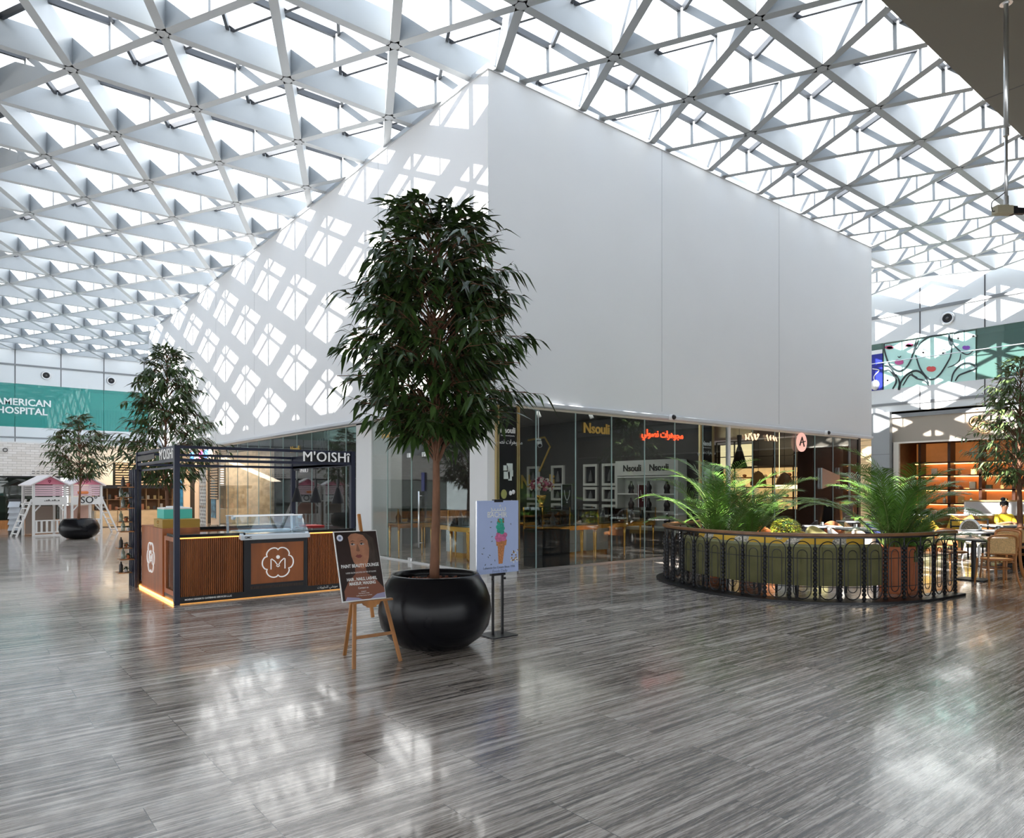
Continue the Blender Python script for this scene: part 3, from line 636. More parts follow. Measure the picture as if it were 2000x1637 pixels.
for i, (x, y) in enumerate(((15.9, 11.6), (16.9, 12.4), (17.6, 13.8), (16.2, 14.2), (18.6, 11.7), (20.0, 12.0))):
    MB().lathe([(.07, -.012), (.001, -.012)], n=14).build('downlight', mat('downlight', (1, .95, .85), .5, emit=(1, .9, .75), es=6), label='round recessed downlight in the red-brown cafe ceiling, %s' % ('by the white mullion', 'second', 'over the rattan lamp', 'deepest left', 'near the round logo', 'near the black pier')[i], cat='ceiling light', group='recessed cafe downlights', loc=(x, y, 3.42))
t = thing('round_logo_sign', 'round pink illuminated logo sign high on the cafe glass', 'sign', (18.95, GY-.06, 2.93))
MB().lathe([(.001, 0), (.27, 0), (.27, .03), (.001, .03)], n=28).moved(Matrix.Rotation(R(90), 4, 'X')).build('disc', mat('logo_pink', (.7, .42, .38), .4, emit=(1, .55, .45), es=.35), t)
l_ = MB(); l_.tube([(-.14, -.04, -.1), (-.02, -.04, .14), (.1, -.04, -.12)], .02, 6); l_.tube([(-.1, -.04, -.02), (.16, -.04, .03)], .016, 6); l_.build('monogram', M['black'], t)
t = thing('lettering_reflection', 'warm glowing strokes imitating lettering reflected high on the dark cafe glass', 'sign', (16.9, GY-.02, 2.95))  # glowing strokes imitate lettering mirrored in the glass
rg = random.Random(17); cg = mat('glyph_reflection', (.8, .6, .4), .4, emit=(1, .6, .35), es=.8)
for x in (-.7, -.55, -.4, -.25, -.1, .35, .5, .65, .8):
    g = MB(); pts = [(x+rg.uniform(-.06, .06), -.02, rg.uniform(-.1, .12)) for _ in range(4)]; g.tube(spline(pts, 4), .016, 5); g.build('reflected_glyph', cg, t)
t = thing('mirror_cone', 'pale cone-shaped wall decoration on the black pier', 'wall decoration', (20.6, GY-.06, 1.9))
MB().prism([(-.45, .32), (.55, .12), (.6, .35), (.62, -.3), (.55, -.1), (-.45, -.3)], 0, .05).build('panel', M['alu'], t)
t = thing('chalkboard', 'wooden framed chalkboard standing against the black pier', 'chalkboard', (21.2, 10.15, 0)); 
MB().box(-.33, .33, .06, .09, .35, 1.15).build('slate', M['dark'], t, ); f = MB()
for sx in (-1, 1): f.bar((sx*.42, .0, 0), (sx*.34, .12, 1.22), .05)
f.bar((-.36, .11, 1.18), (.36, .11, 1.18), .05); f.bar((-.38, .04, .35), (.38, .04, .35), .05); f.build('wooden_frame', M['wood'], t)
w_ = MB(); rr = random.Random(2)
for k in range(6): w_.box(-.25+rr.random()*.1, .2-rr.random()*.1, .052, .06, .5+.09*k, .512+.09*k)
w_.build('chalk_writing', mat('chalk', (.4, .4, .4), .8), t)
lamp('cafe_light', 'AREA', (20.5, 13.4, 3.3), 60, (1, .72, .4), 2, (21.5, 13.4, 0), size_y=3)
# ------------------------------------------------------------------ potted trees
def leaf_quad(mb, p, d, L, W, side, droop=.25):
    d = d.normalized(); s = d.cross(side)
    if s.length < 1e-3: s = d.orthogonal()
    s = s.normalized()*W/2; n = s.cross(d).normalized()
    q = p+d*L*.5-n*0+Vector((0, 0, -L*droop*.25)); e = p+d*L+Vector((0, 0, -L*droop))
    c1 = p+d*L*.28
    mb.add([p, c1+s*.85+n*W*.12, c1, c1-s*.85+n*W*.12, q+s+n*W*.12, q, q-s+n*W*.12, e],
           [(0, 1, 2), (0, 2, 3), (1, 4, 5, 2), (2, 5, 6, 3), (4, 7, 5), (5, 7, 6)])
def make_tree(prof, seed, trunk_r=.052, leafL=.19, leafW=.036, nb=70, per=26, lean=0, z0=.62, fork=True):
    """prof = [(height, crown radius)] from the lowest leaves to the tip"""
    rr = random.Random(seed); wood = MB(); fol = MB(); zt = prof[-1][0]; zb = prof[0][0]
    tr = [Vector((lean*(z/zt)**2+.025*math.sin(z*2+seed), .02*math.sin(z*1.6+1+seed), z)) for z in [z0+(zt-z0)*i/14 for i in range(15)]]
    wood.tube(tr, [trunk_r*(1-.92*(i/14)**.8)+.003 for i in range(15)], 10)
    def at(z):
        t = (z-z0)/(zt-z0)*14; i = max(0, min(13, int(t))); return tr[i].lerp(tr[i+1], t-i)
    def rad(z):
        for (a, ra), (b, rb) in zip(prof, prof[1:]):
            if z <= b: return ra+(rb-ra)*(z-a)/(b-a)
        return prof[-1][1]
    if fork:
        wood.tube(spline([at(zb-.25), at(zb-.1)+Vector((.07, -.02, 0)), at(zb+.35)+Vector((.22, -.06, 0)), at(zb+.8)+Vector((.32, .0, .1))], 4), [trunk_r*.5]*13 if False else trunk_r*.42, 7)
    for k in range(nb):
        z = zb+(zt-zb)*((k+rr.random())/nb)**.92; R_ = rad(z)*rr.uniform(.72, 1.06); a = k*2.399+rr.uniform(-.4, .4)
        zs = max(z0+.9, z-R_*rr.uniform(.35, .75)); s = at(min(zs, zt-.05))
        dx = Vector((math.cos(a), math.sin(a), 0)); tip = at(min(z, zt))+dx*R_; tip.z = z+rr.uniform(-.1, .06)
        if zs > zt-.4: tip.z += .1
        mid = s.lerp(tip, .55)+Vector((0, 0, .10+.12*R_)); path = spline([s, s.lerp(mid, .5)+Vector((0, 0, .05)), mid, tip], 4)
        wood.tube(path, [.007*(1-.8*i/(len(path)-1))+.002 for i in range(len(path))], 5, False)
        tw = 3+int(R_*5)
        for j in range(tw):
            u = rr.uniform(.35, 1.0); b = path[min(len(path)-1, int(u*(len(path)-1)))]
            a2 = a+rr.uniform(-1.3, 1.3); l2 = rr.uniform(.12, .34)*(1.1-.3*u)*(.7+.5*R_)
            e = b+Vector((math.cos(a2)*l2, math.sin(a2)*l2, rr.uniform(-.10, .16)*l2*3)); wood.tube([b, e], [.004, .0015], 3, False)
            nl = max(3, int(per*rr.uniform(.6, 1.2)/tw))
            for q in range(nl):
                v = (q+.5)/nl; p = b.lerp(e, v); a3 = a2+rr.choice((-1, 1))*rr.uniform(.25, 1.3)*(1.1-v*.6)
                d = Vector((math.cos(a3), math.sin(a3), rr.uniform(-1.0, .15)))
                if z > zt-.35: d.z += .7
                leaf_quad(fol, p, d, leafL*rr.uniform(.65, 1.2), leafW*rr.uniform(.75, 1.15), Vector((rr.uniform(-.5, .5), rr.uniform(-.5, .5), 1)), rr.uniform(.1, .5))
    return wood, fol
def planter_mb(s=1.0, sq=1.0):
    pr = [(.001, .0), (.25, .0), (.36, .03), (.47, .11), (.545, .22), (.574, .36), (.560, .50), (.515, .62), (.465, .70), (.445, .735), (.432, .742), (.42, .735), (.415, .68), (.42, .60), (.30, .58)]
    return MB().lathe([(r*s, z*s*sq) for r, z in pr], n=56)
def potted_tree(loc, prof, label, seed, **k):
    sq = k.pop('sq', 1.0); lm = k.pop('leaf', M['leaf']); t = thing('potted_tree', label, 'tree', loc, k.pop('rz', 0), 'potted trees in round black planters')
    planter_mb(1, sq).build('planter', M['blackpot'], t, smooth=True)
    s = MB(); s.lathe([(.001, .66), (.2, .665), (.42, .65)], n=30); rr = random.Random(1)
    for _ in range(160):
        a = rr.uniform(0, 6.28); q = rr.uniform(.05, .4); s.ball((q*math.cos(a), q*math.sin(a), .665), rr.uniform(.008, .02), 5, 3, .6)
    if sq != 1: s.v = [(x, y, z*sq) for x, y, z in s.v]
    s.build('soil', M['soil'], t)
    w_, f = make_tree(prof, seed, **k); w_.build('trunk', M['bark'], t, smooth=True); f.build('foliage', lm, t, smooth=False); return t
MAIN = fl(850, 1262)
PROF = [(2.1, .35), (2.3, .72), (2.6, .95), (3.0, .97), (3.25, .93), (3.4, .86), (3.6, .82), (3.85, .78), (4.05, .70), (4.22, .52), (4.36, .3)]
potted_tree(MAIN, PROF, 'tall leafy tree in a glossy black round planter beside the poster easel', 11, nb=170, per=40, leafL=.20, leafW=.05)
t = MB().lathe([(.001, .05), (.03, .045), (.035, .03), (.035, 0)], n=16).build('uplight', M['black'], None, smooth=True, label='small black uplight in the soil of the big planter', cat='light'); t.location = MAIN+Vector((-.26, -.08, .665))
p3_ = fl(155, 1052)
potted_tree(p3_, [(1.95, .35), (2.15, .85), (2.5, 1.05), (2.9, 1.05), (3.3, .85), (3.65, .5), (3.85, .2)], 'small round-headed tree in a black planter in front of the white playhouse', 23, nb=80, per=30, leafL=.2, leafW=.05, trunk_r=.04, sq=.86, fork=False, leaf=mat('leaf_b', (.05, .085, .022), .4, noise=(3, .5, (1, 1, 1))))
p2_ = ray(325, 15.6)
potted_tree(p2_, [(1.75, .4), (2.1, 1.0), (2.5, 1.35), (2.9, 1.4), (3.15, .9), (3.4, .75), (3.6, .85), (4.0, .75), (4.35, .45), (4.62, .15)], 'tall spreading tree standing behind the wooden kiosk', 31, nb=120, per=34, leafL=.22, leafW=.05, trunk_r=.045, leaf=mat('leaf_c', (.045, .08, .02), .4, noise=(3, .5, (1, 1, 1))))
p4_ = ray(1992, 15.2)
potted_tree(p4_, [(1.75, .3), (2.0, .8), (2.4, 1.05), (2.9, 1.1), (3.3, .9), (3.7, .7), (4.1, .35), (4.3, .1)], 'airy sunlit tree in the dining area at the right edge', 41, nb=110, per=30, leafL=.2, leafW=.045, trunk_r=.06, leaf=mat('leaf_d', (.10, .15, .05), .4, noise=(3, .4, (1, 1, 1))))

# ------------------------------------------------------------------ easel with the beauty poster
E0 = Vector((3.03, 5.75, 0))
t = thing('easel', 'wooden tripod easel carrying a poster beside the big black planter', 'easel', E0)
def leg(a, b, w=.034, d=.022): return MB().bar(a, b, w, d, (0, -1, .2))
topz = 1.2
leg((-.235, -.02, 0), (-.075, .285, 1.12)).build('leg', M['wood'], t, bevel=.003); leg((.235, -.02, 0), (.075, .285, 1.12)).build('leg', M['wood'], t, bevel=.003)
leg((-.07, .52, 0), (-.02, .31, 1.05)).build('leg', M['wood'], t, bevel=.003)
leg((0, .075, .42), (-.0, .36, 1.36), .03).build('mast', M['wood'], t, bevel=.003)
leg((-.20, .05, .26), (.20, .05, .26), .03).build('crossbar', M['wood'], t, bevel=.003)
MB().box(-.215, .215, .085, .13, .558, .575).build('ledge', M['wood'], t); MB().prism([(-.09, .56), (.09, .56), (.07, .53), (.05, .53), (.04, .51), (-.04, .51), (-.05, .53), (-.07, .53)], .09, .125).build('bracket', M['wood'], t)
p = thing('poster_board', 'dark beauty salon poster with a woman\'s face on the wooden easel', 'poster', E0+Vector((-.065, .105, .578)))
p.rotation_euler = (R(-17.5), 0, 0)
MB().box(-.22, .22, 0, .014, 0, .66).build('frame', M['white'], p, bevel=.002)
pb = mat('poster_dark', (.030, .016, .014), .35, noise=(2.2, .5, (1, 1, 1)))
p = MB().box(-.212, .212, -.003, 0, .012, .65).build('print', pb, p)
def flat(pts, y, nm, m, par): b = MB(); b.v = [(x, y, z) for x, z in pts]; b.f = [tuple(range(len(pts)))]; return b.build(nm, m, par)
def ell(cx, cz, rx, rz, n=28, rot=0, pw=1):
    o = []
    for k in range(n):
        a = 2*math.pi*k/n; x, z = rx*math.cos(a), rz*math.sin(a); o.append((cx+x*math.cos(rot)-z*math.sin(rot), cz+x*math.sin(rot)+z*math.cos(rot)))
    return o
sk = mat('print_skin', (.42, .19, .11), .4, noise=(7, .3, (1, 1, 1))); skd = mat('print_skin_dark', (.24, .09, .055), .4)
flat([(-.19, .012), (.212, .012), (.212, .10), (.13, .20), (.06, .25), (.055, .31), (-.055, .31), (-.06, .25), (-.14, .18), (-.19, .1)], -.0036, 'print_shoulders', skd, p)
flat([(-.06, .56), (.02, .63), (.10, .635), (.17, .58), (.20, .45), (.205, .33), (.15, .27), (.11, .33), (.06, .5)], -.0037, 'print_hair', mat('print_hair', (.05, .035, .028), .4, noise=(30, .5, (1, .1, .2))), p)
flat([(-.085, .60), (-.075, .50), (-.075, .42), (-.06, .36), (-.02, .31), (.03, .295), (.07, .32), (.10, .40), (.115, .48), (.11, .56), (.07, .615), (0, .635), (-.05, .63)], -.0040, 'print_face', sk, p)
for cx in (-.045, .048):
    flat(ell(cx, .528, .024, .009), -.0044, 'print_eye', mat('eye_white', (.45, .4, .38), .4), p); flat(ell(cx-.006, .531, .008, .008), -.0047, 'print_iris', M['black'], p)
    flat([(cx-.03, .548), (cx, .566), (cx+.032, .552), (cx, .559)], -.0044, 'print_brow', M['black'], p); flat([(cx-.027, .532), (cx, .544), (cx+.027, .532), (cx, .538)], -.0046, 'print_lash', M['black'], p)
flat([(-.004, .53), (.004, .53), (.018, .465), (.0, .458), (-.02, .466)], -.0043, 'print_nose', mat('print_nose', (.25, .115, .07), .4), p)
flat([(-.036, .415), (-.012, .432), (.0, .427), (.014, .432), (.036, .415), (.015, .398), (-.012, .398)], -.0045, 'print_lips', mat('print_lips', (.22, .06, .05), .4), p)
flat(ell(-.165, .595, .031, .031), -.0042, 'print_badge', mat('badge', (.75, .78, .9), .4), p); flat(ell(-.165, .595, .014, .014), -.0045, 'print_badge_mark', mat('badge_b', (.2, .25, .4), .4), p)
flat([(-.19, .012), (-.02, .012), (-.06, .03), (-.17, .045)], -.0042, 'print_garment', mat('garment', (.35, .33, .5), .5), p); flat([(.06, .012), (.212, .012), (.212, .06), (.13, .05)], -.0042, 'print_garment', mat('garment', (.35, .33, .5), .5), p)
W_ = M['letters_white']
for body, sz, z, xs in (('PAINT BEAUTY LOUNGE', .043, .325, .80), ('LADIES SALON LOCATED ON THE 1ST FLOORS', .02, .262, .72), ('HAIR , NAILS, LASHES,', .040, .20, .78), ('MAKEUP, WAXING', .040, .16, .78), ('Contact us', .026, .118, .9), ('Instagram', .013, .085, 1), ('Paint Beauty Lounge', .013, .068, 1), ('Dubai Hills Mall, 1st Floor', .013, .048, 1)):
    text('print_lettering', body if sz > .014 else body.replace('Dubai Hills Mall, 1st Floor', 'Ladies Salon Service 1st Floor'), sz, on_front(.0, -.005, z), W_, p, .001, xs=xs, offset=.0012 if sz > .03 else 0)

# ------------------------------------------------------------------ ice cream sign on a twin-post stand
S0 = Vector((4.67, 6.08, 0))
t = thing('sign_stand', 'black twin-post floor stand holding the pale blue ice cream sign', 'stand', S0)
MB().box(-.17, .17, -.15, .15, 0, .012).build('base_plate', M['black'], t, bevel=.002)
for sx in (-.065, .065): MB().box(sx-.011, sx+.011, -.011, .011, .012, .72).build('post', M['black'], t)
MB().box(-.095, .095, -.02, .02, .655, .68).build('lower_clamp', M['black'], t)
for sx in (-.085, .085): MB().ball((sx, -.02, .62), .014, 8, 6).build('clamp_knob', M['black'], t)
MB().box(-.06, .06, -.022, .022, 1.455, 1.485).build('upper_clamp', M['black'], t)
b = thing('ice_cream_sign', 'pale blue sign board showing a green and pink ice cream cone', 'sign', S0+Vector((0, -.0, .682)))
MB().box(-.28, .28, .004, .016, 0, .79).build('back_board', M['alu'], b)
b = MB().box(-.28, .28, -.016, .004, 0, .79).build('board', mat('sign_blue', (.44, .54, .84), .35, noise=(1.5, .06, (1, 1, 1))), b)
Y_ = -.0175
def disc(cx, cz, rx, rz, m, nm, y=Y_, rot=0, n=18): return flat(ell(cx, cz, rx, rz, n, rot), y, nm, m, b)
cone = mat('waffle', (.55, .22, .08), .5, noise=(60, .35, (1, 1, 1))); pnk = mat('pink_scoop', (.62, .16, .34), .5, noise=(30, .3, (1, 1, 1))); grn = mat('pistachio', (.03, .36, .27), .5, noise=(30, .4, (1, 1, 1)))
flat([(-.035, .36), (.115, .36), (.105, .30), (.085, .295), (.055, .10), (.0, .10), (-.012, .295), (-.03, .30)], Y_, 'print_cone', cone, b)
rr = random.Random(4)
for _ in range(12): disc(.035+rr.uniform(-.06, .06), .385+rr.uniform(-.025, .04), .035, .028, pnk, 'print_pink_scoop', Y_-.0005-_*.00003)
for _ in range(20):
    z = rr.uniform(0, 1); disc(.03+rr.uniform(-.065, .065)*(1-z*.75), .44+z*.13, .032, .026, grn, 'print_green_scoop', Y_-.001-_*.00003)
nt_ = mat('nut', (.35, .2, .06), .5)
for _ in range(9): disc(.02+rr.uniform(-.05, .05), .575+rr.uniform(-.02, .02), .011, .008, nt_, 'print_nut', Y_-.002, rr.uniform(0, 3), 7)
for x, z in ((-.1, .56), (-.11, .5), (-.09, .4), (-.09, .35), (-.2, .28), (-.12, .20), (.17, .53), (-.14, .18), (-.18, .1), (-.1, .1), (.1, .06), (-.05, .14), (-.22, .22)): disc(x, z, .012, .004, M['dark'], 'print_leaf_fleck', Y_-.0005, x*30, 7)
for _ in range(22): disc(.22+rr.uniform(-.05, .05), .15+rr.uniform(-.05, .09), .012, .009, rr.choice([nt_, M['white'], M['bark']]), 'print_nut', Y_-.0004*rr.random(), rr.uniform(0, 3), 7)
text('lettering', 'BACHIR', .085, on_front(-.02, Y_-.001, .635), W_, b, .002, xs=.9, offset=.001); text('lettering', 'بشير', .11, on_front(-.01, Y_-.001, .71), W_, b, .002, xs=1.1)
text('lettering', 'Lebanese Ice Cream Since 1936', .034, on_front(.01, Y_-.001, .062), mat('sign_ink', (.22, .27, .42), .5), b, .002, offset=.0006); text('lettering', 'Fresh Daily', .045, on_front(.02, Y_-.001, .022), mat('sign_ink', (.22, .27, .42), .5), b, .002)

# ------------------------------------------------------------------ kiosk
K0 = Vector((2.434, 10.42, 0)); KW, KD = 2.62, 2.5
t = thing('kiosk_counter', 'walnut dessert kiosk counter with black base and white flower logos', 'counter', K0)
pl = MB(); pl.box(.0, KW, .0, .5, 0, .10).box(.0, .5, .5, KD, 0, .10).box(KW-.5, KW, .5, KD, 0, .1).box(.5, KW-.5, KD-.5, KD, 0, .1); pl.build('plinth', M['black'], t)
def slats(x0, x1, nm='slat_panel'):
    MB().box(x0, x1, .037, .05, .1, .90).build('slat_backing', mat('backing', (.05, .016, .006), .6), t); m = MB(); n = int((x1-x0)/.026)
    for k in range(n): xx = x0+(x1-x0)*(k+.5)/n; m.box(xx-.0075, xx+.0075, .012, .037, .1, .90)
    return m.build(nm, M['slat'], t)
slats(.03, .90); slats(1.86, KW-.03)
MB().box(.02, .9, .05, .48, .1, .91).build('cabinet_body', M['kiosk'], t); MB().box(1.86, KW-.02, .05, .48, .1, .91).build('cabinet_body', M['kiosk'], t)
MB().box(KW-.5, KW-.02, .5, KD-.02, .1, .91).build('cabinet_body', M['kiosk'], t); MB().box(.5, KW-.5, KD-.5, KD-.02, .1, .91).build('cabinet_body', M['kiosk'], t)
MB().box(-.01, .93, -.01, .52, .925, .965).build('countertop', mat('black_stone', (.012, .012, .014), .08), t, bevel=.004)
ct = MB(); ct.box(1.83, KW+.01, -.01, .52, .925, .965).box(KW-.52, KW+.01, .52, KD, .925, .965).box(.52, KW-.52, KD-.52, KD, .925, .965)
ct.build('countertop', mat('black_stone', (.012, .012, .014), .08), t, bevel=.004)
for a_, b2 in ((.03, .9), (1.86, KW-.03)): MB().box(a_, b2, .015, .03, .905, .92).build('light_strip', mat('strip', (1, .6, .15), .5, emit=(1, .5, .1), es=1.1), t)
MB().box(-.035, -.015, .0, KD, .005, .03).build('underglow_strip', mat('strip_b', (1, .6, .15), .5, emit=(1, .42, .1), es=3.2), t)
MB().box(0, KW, -.02, -.005, .003, .012).build('underglow_strip', mat('strip_c', (1, .6, .15), .5, emit=(1, .42, .1), es=.3), t)
# left side: glazed niche, wide end panel
MB().box(.0, .05, .03, .16, .1, .92).box(0, .05, .62, .72, .1, .92).box(0, .05, .16, .62, .1, .17).box(0, .05, .16, .62, .86, .92).build('niche_frame', M['kiosk'], t)
MB().box(.35, .4, .16, .62, .17, .86).build('niche_back', mat('niche_back', (.22, .16, .14), .5), t); MB().box(.02, .026, .16, .62, .17, .86).build('niche_glass', M['clear'], t)
MB().lathe([(.05, 0), (.09, .05), (.08, .18), (.04, .26), (.05, .32), (.02, .4), (.001, .42)], (.2, .38, .17), 14).build('figurine', M['dark'], t, smooth=True)
ep_ = MB().box(-.02, .5, .74, KD-.35, .0, 1.02).build('end_panel', M['kiosk'], t, bevel=.004)
MB().box(.5, .52, .74, KD-.35, .1, .9).build('inner_panel', M['kiosk'], t)
# front centre: freezer bay with the logo panel
fb = MB(); fb.box(.90, 1.0, -.03, .5, .1, .86).box(1.80, 1.86, -.03, .5, .1, .86).box(1.0, 1.80, -.03, .5, .80, .86).box(1.0, 1.8, -.03, .5, .1, .2)
fb.build('bay_frame', M['black'], t); lp_ = MB().box(1.0, 1.80, -.02, .4, .2, .80).build('logo_panel', M['kiosk'], t)
sl_ = MB(); [sl_.box(1.0+.02*k, 1.008+.02*k, -.034, -.03, .13, .17) for k in range(40)]; sl_.build('vent_grille', mat('vent', (.09, .05, .03), .5), t)
def logo(s, par, side=False, c=(0, 0, 0)):
    def P(x, z): return (c[0]+x*s, c[1]-.012, c[2]+z*s) if not side else (c[0]-.008, c[1]-x*s, c[2]+z*s)
    o = []
    for k in range(72):
        a = 2*math.pi*k/72; r_ = .88+.13*abs(math.cos(3*(a+math.pi/6)*1.0))**.8*1.0; r_ = .80+.20*(abs(math.cos(3*a)))**.55; o.append(P(r_*math.cos(a), r_*math.sin(a)))
    o.append(o[0]); o.append(o[1]); m = MB().tube(o, .042*s, 6, False); wl = mat('logo_white', (.85, .85, .84), .5, emit=(1, 1, 1), es=.12); m.build('logo_outline', wl, par)
    m = MB().tube([P(*q) for q in ((-.45, -.42), (-.45, .22), (-.40, .24), (-.2, .08), (-.04, -.15), (-.1, -.22), (0, -.28), (.1, -.22), (.04, -.15), (.2, .08), (.40, .24), (.45, .22), (.45, -.42))], .034*s, 6); m.build('logo_letter', wl, par)
    MB().ball(P(0, .34), .12*s, 12, 8, 1).build('logo_dot', wl, par, smooth=True)
logo(.235, lp_, False, (1.40, -.02, .50)); logo(.24, ep_, True, (-.02, 1.45, .55))
text('small_lettering', 'MOISHI DESSERTS CATERING SERVICES L.L.C', .032, on_front(.42, -.004, .06), W_, t, .003, offset=.001); text('small_lettering', 'مويشي للحلويات', .05, on_front(2.2, -.004, .06), W_, t, .003)
# freezer
t = thing('display_freezer', 'white glass-topped ice cream freezer set into the kiosk front', 'freezer', K0+Vector((1.36, 0, 0)))
wh = mat('freezer_white', (.74, .80, .86), .25)
MB().box(-.40, .40, .06, .56, .86, .92).build('tub', wh, t)
rim = MB(); rim.box(-.52, .52, -.09, -.03, .855, .93).box(-.52, -.46, -.03, .62, .865, .95).box(.46, .52, -.03, .62, .865, .95).box(-.46, .46, .56, .62, .9, .97); rim.build('rim', wh, t, bevel=.012)
MB().bar((-.50, .60, .95), (-.50, .62, 1.20), .025, .04).bar((.50, .60, .95), (.50, .62, 1.20), .025, .04).build('glass_bracket', wh, t)
MB().box(-.5, .5, -.07, .6, .94, .946).build('sliding_glass', M['clear'], t)
MB().add([(-.52, -.02, .95), (.52, -.02, .95), (.52, .25, 1.19), (-.52, .25, 1.19)], [(0, 1, 2, 3)]).add([(-.52, -.02, .95), (-.52, .25, 1.19), (-.52, .62, 1.19), (-.52, .62, .95)], [(0, 1, 2, 3)]).add([(.52, -.02, .95), (.52, .25, 1.19), (.52, .62, 1.19), (.52, .62, .95)], [(0, 1, 2, 3)]).build('sneeze_guard', glass('guard', (.80, .92, .96), 1.3, .10, (.5, .7, .8)), t)
MB().box(-.53, .53, .24, .27, 1.185, 1.205).box(-.53, .53, .6, .62, 1.185, 1.2).build('guard_rail', M['alu'], t)
for sx in (-.53, .49): MB().ball((sx+.02, .3, 1.17), .035, 10, 8).build('hinge_cap', wh, t, smooth=True)
text('lettering', 'GMC', .045, on_front(-.42, -.093, .893), M['black'], t, .003, offset=.001)
MB().box(-.44, .44, .0, .05, .86, .93).build('trim_strip', mat('freezer_grey', (.5, .55, .6), .3), t)
# canopy frame
t = thing('kiosk_canopy', 'open black steel canopy frame over the dessert kiosk', 'canopy', K0)
for x, y in ((0, 0), (KW, 0), (0, KD), (KW, KD)): MB().box(x-.035, x+.035, y-.035, y+.035, .0 if (x, y) in ((0, 0), (0, KD)) else .965, 2.2).build('post', M['navy'], t)
for z in (2.0, 2.18):
    for a in ((0, 0, KW, 0), (0, KD, KW, KD), (0, 0, 0, KD), (KW, 0, KW, KD)): MB().bar((a[0], a[1], z), (a[2], a[3], z), .04, .04).build('beam', M['navy'], t)
MB().bar((0, 0, 1.9), (0, KD, 1.9), .03, .03).build('beam', M['navy'], t)
MB().box(KW-.02, KW+.02, 0, KD, 1.97, 2.17).build('side_fascia', M['navy'], t); MB().box(-.01, .01, .04, .96, 2.0, 2.18).build('sign_back', M['black'], t); MB().box(KW-.8, KW, -.0, .02, 2.0, 2.18).build('sign_back', M['black'], t)
wl = mat('sign_letters', (.9, .9, .9), .5, emit=(1, 1, 1), es=.05)
text('sign_letters', "M'OISHî", .215, on_front(2.16, -.05, 2.09), wl, t, .02, xs=1.0, spacing=1.06); text('sign_letters', "M'OISHî", .215, on_side(-.025, .5, 2.09), wl, t, .003, xs=1.0, spacing=1.12)
MB().bar((-.03, 1.2, 2.09), (-.03, 2.4, 2.09), .01, .08).build('side_lettering_bar', M['dark'], t)
text('small_lettering', 'I P A N . I', .09, on_side(KW-.03, 1.9, 1.93), wl, t, .01)
for y, lb in ((.45, 'black cone pendant lamp nearest the right front post of the kiosk'), (1.35, 'middle black cone pendant lamp of the kiosk'), (2.2, 'black cone pendant lamp nearest the rear post of the kiosk')):
    pendant(K0.x+KW-.04, K0.y+y, 1.96, 1.36, .105, M['black'], lb, 'kiosk pendant lamps', top=.40)
# plant and bottle tower
t = thing('plant_shelf_tower', 'slim black slatted tower with wooden shelves of plants at the kiosk corner', 'shelf', K0+Vector((0, 2.5, 0)))
for k in range(4): MB().box(-.1-.0, -.07, -.24+.14*k, -.18+.14*k, .0, 1.92).build('upright', M['navy'], t)
MB().box(-.07, -.04, -.26, .26, 0, 1.92).build('back_panel', M['black'], t)
rr = random.Random(9)
shz = (.22, .45, .62, .9, 1.05, 1.28, 1.45, 1.62); sh = []
for i, z in enumerate(shz): MB().box(-.30, -.1, -.22 if i % 2 else -.05, .06 if i % 2 else .22, z, z+.015).build('shelf_board', M['wood'], t)
for i, z in enumerate(shz):
    y = -.08 if i % 2 else .1
    o = MB().lathe([(.028, 0), (.03, .01), (.03, .11), (.012, .14), (.012, .17), (.001, .17)], n=10).build('bottle', rr.choice([glass('bottle_glass', (.6, .7, .65), 1.5, .35, (.25, .3, .28)), M['dark']]), None, smooth=True, label='small bottle on the %s shelf up the black plant tower' % ('lowest', 'second', 'third', 'fourth', 'fifth', 'sixth', 'seventh', 'topmost')[i], cat='bottle', group='bottles on the plant tower'); o.location = K0+Vector((-.24, 2.5+y, z+.016))
    pt = thing('small_plant', 'small trailing plant on the %s shelf of the black tower' % ('lowest', 'second', 'third', 'fourth', 'fifth', 'sixth', 'seventh', 'topmost')[i], 'plant', K0+Vector((-.17, 2.5+y-.02, z+.016)), 0, 'plants on the tower shelves')
    MB().lathe([(.02, 0), (.03, .06), (.001, .055)], n=10).build('pot', M['terra'] if i % 3 else M['white'], pt)
    l_ = MB()
    for _ in range(26): a = rr.uniform(0, 6.28); leaf_quad(l_, Vector((0, 0, .06)), Vector((math.cos(a), math.sin(a), rr.uniform(-.3, 1.6))), rr.uniform(.05, .12), .018, Vector((0, 0, 1)), .6)
    l_.build('leaves', M['leaf'], pt)
# boxes on the counter end
t = thing('gift_box', 'flat mustard gift box with a small round logo on the kiosk end', 'box', K0+Vector((.3, 1.1, 1.021)))
MB().box(-.3, .22, -.28, .28, 0, .125).build('carton', M['mustard'], t); MB().box(-.302, -.3, -.02, .02, .02, .03).build('caption', M['gold'], t)
MB().tube([(-.303, .05*math.cos(a*.4), .08+.025*math.sin(a*.4)) for a in range(17)], .003, 4).build('logo_ring', M['gold'], t)
t = thing('teal_box', 'turquoise cooler box with white lid on top of the mustard box', 'box', K0+Vector((.28, 1.32, 1.148)))
MB().box(-.2, .2, -.22, .22, 0, .14).build('carton', M['teal'], t); MB().box(-.2, .2, -.22, .22, .14, .165).box(-.1, .1, -.12, .12, .165, .185).build('lid', M['white'], t, bevel=.006)
t = thing('tray', 'black tray of small snack bowls on the right kiosk counter', 'tray', K0+Vector((2.36, 1.0, .966))); MB().box(-.14, .14, -.2, .2, 0, .02).build('tray_base', M['red'], t)
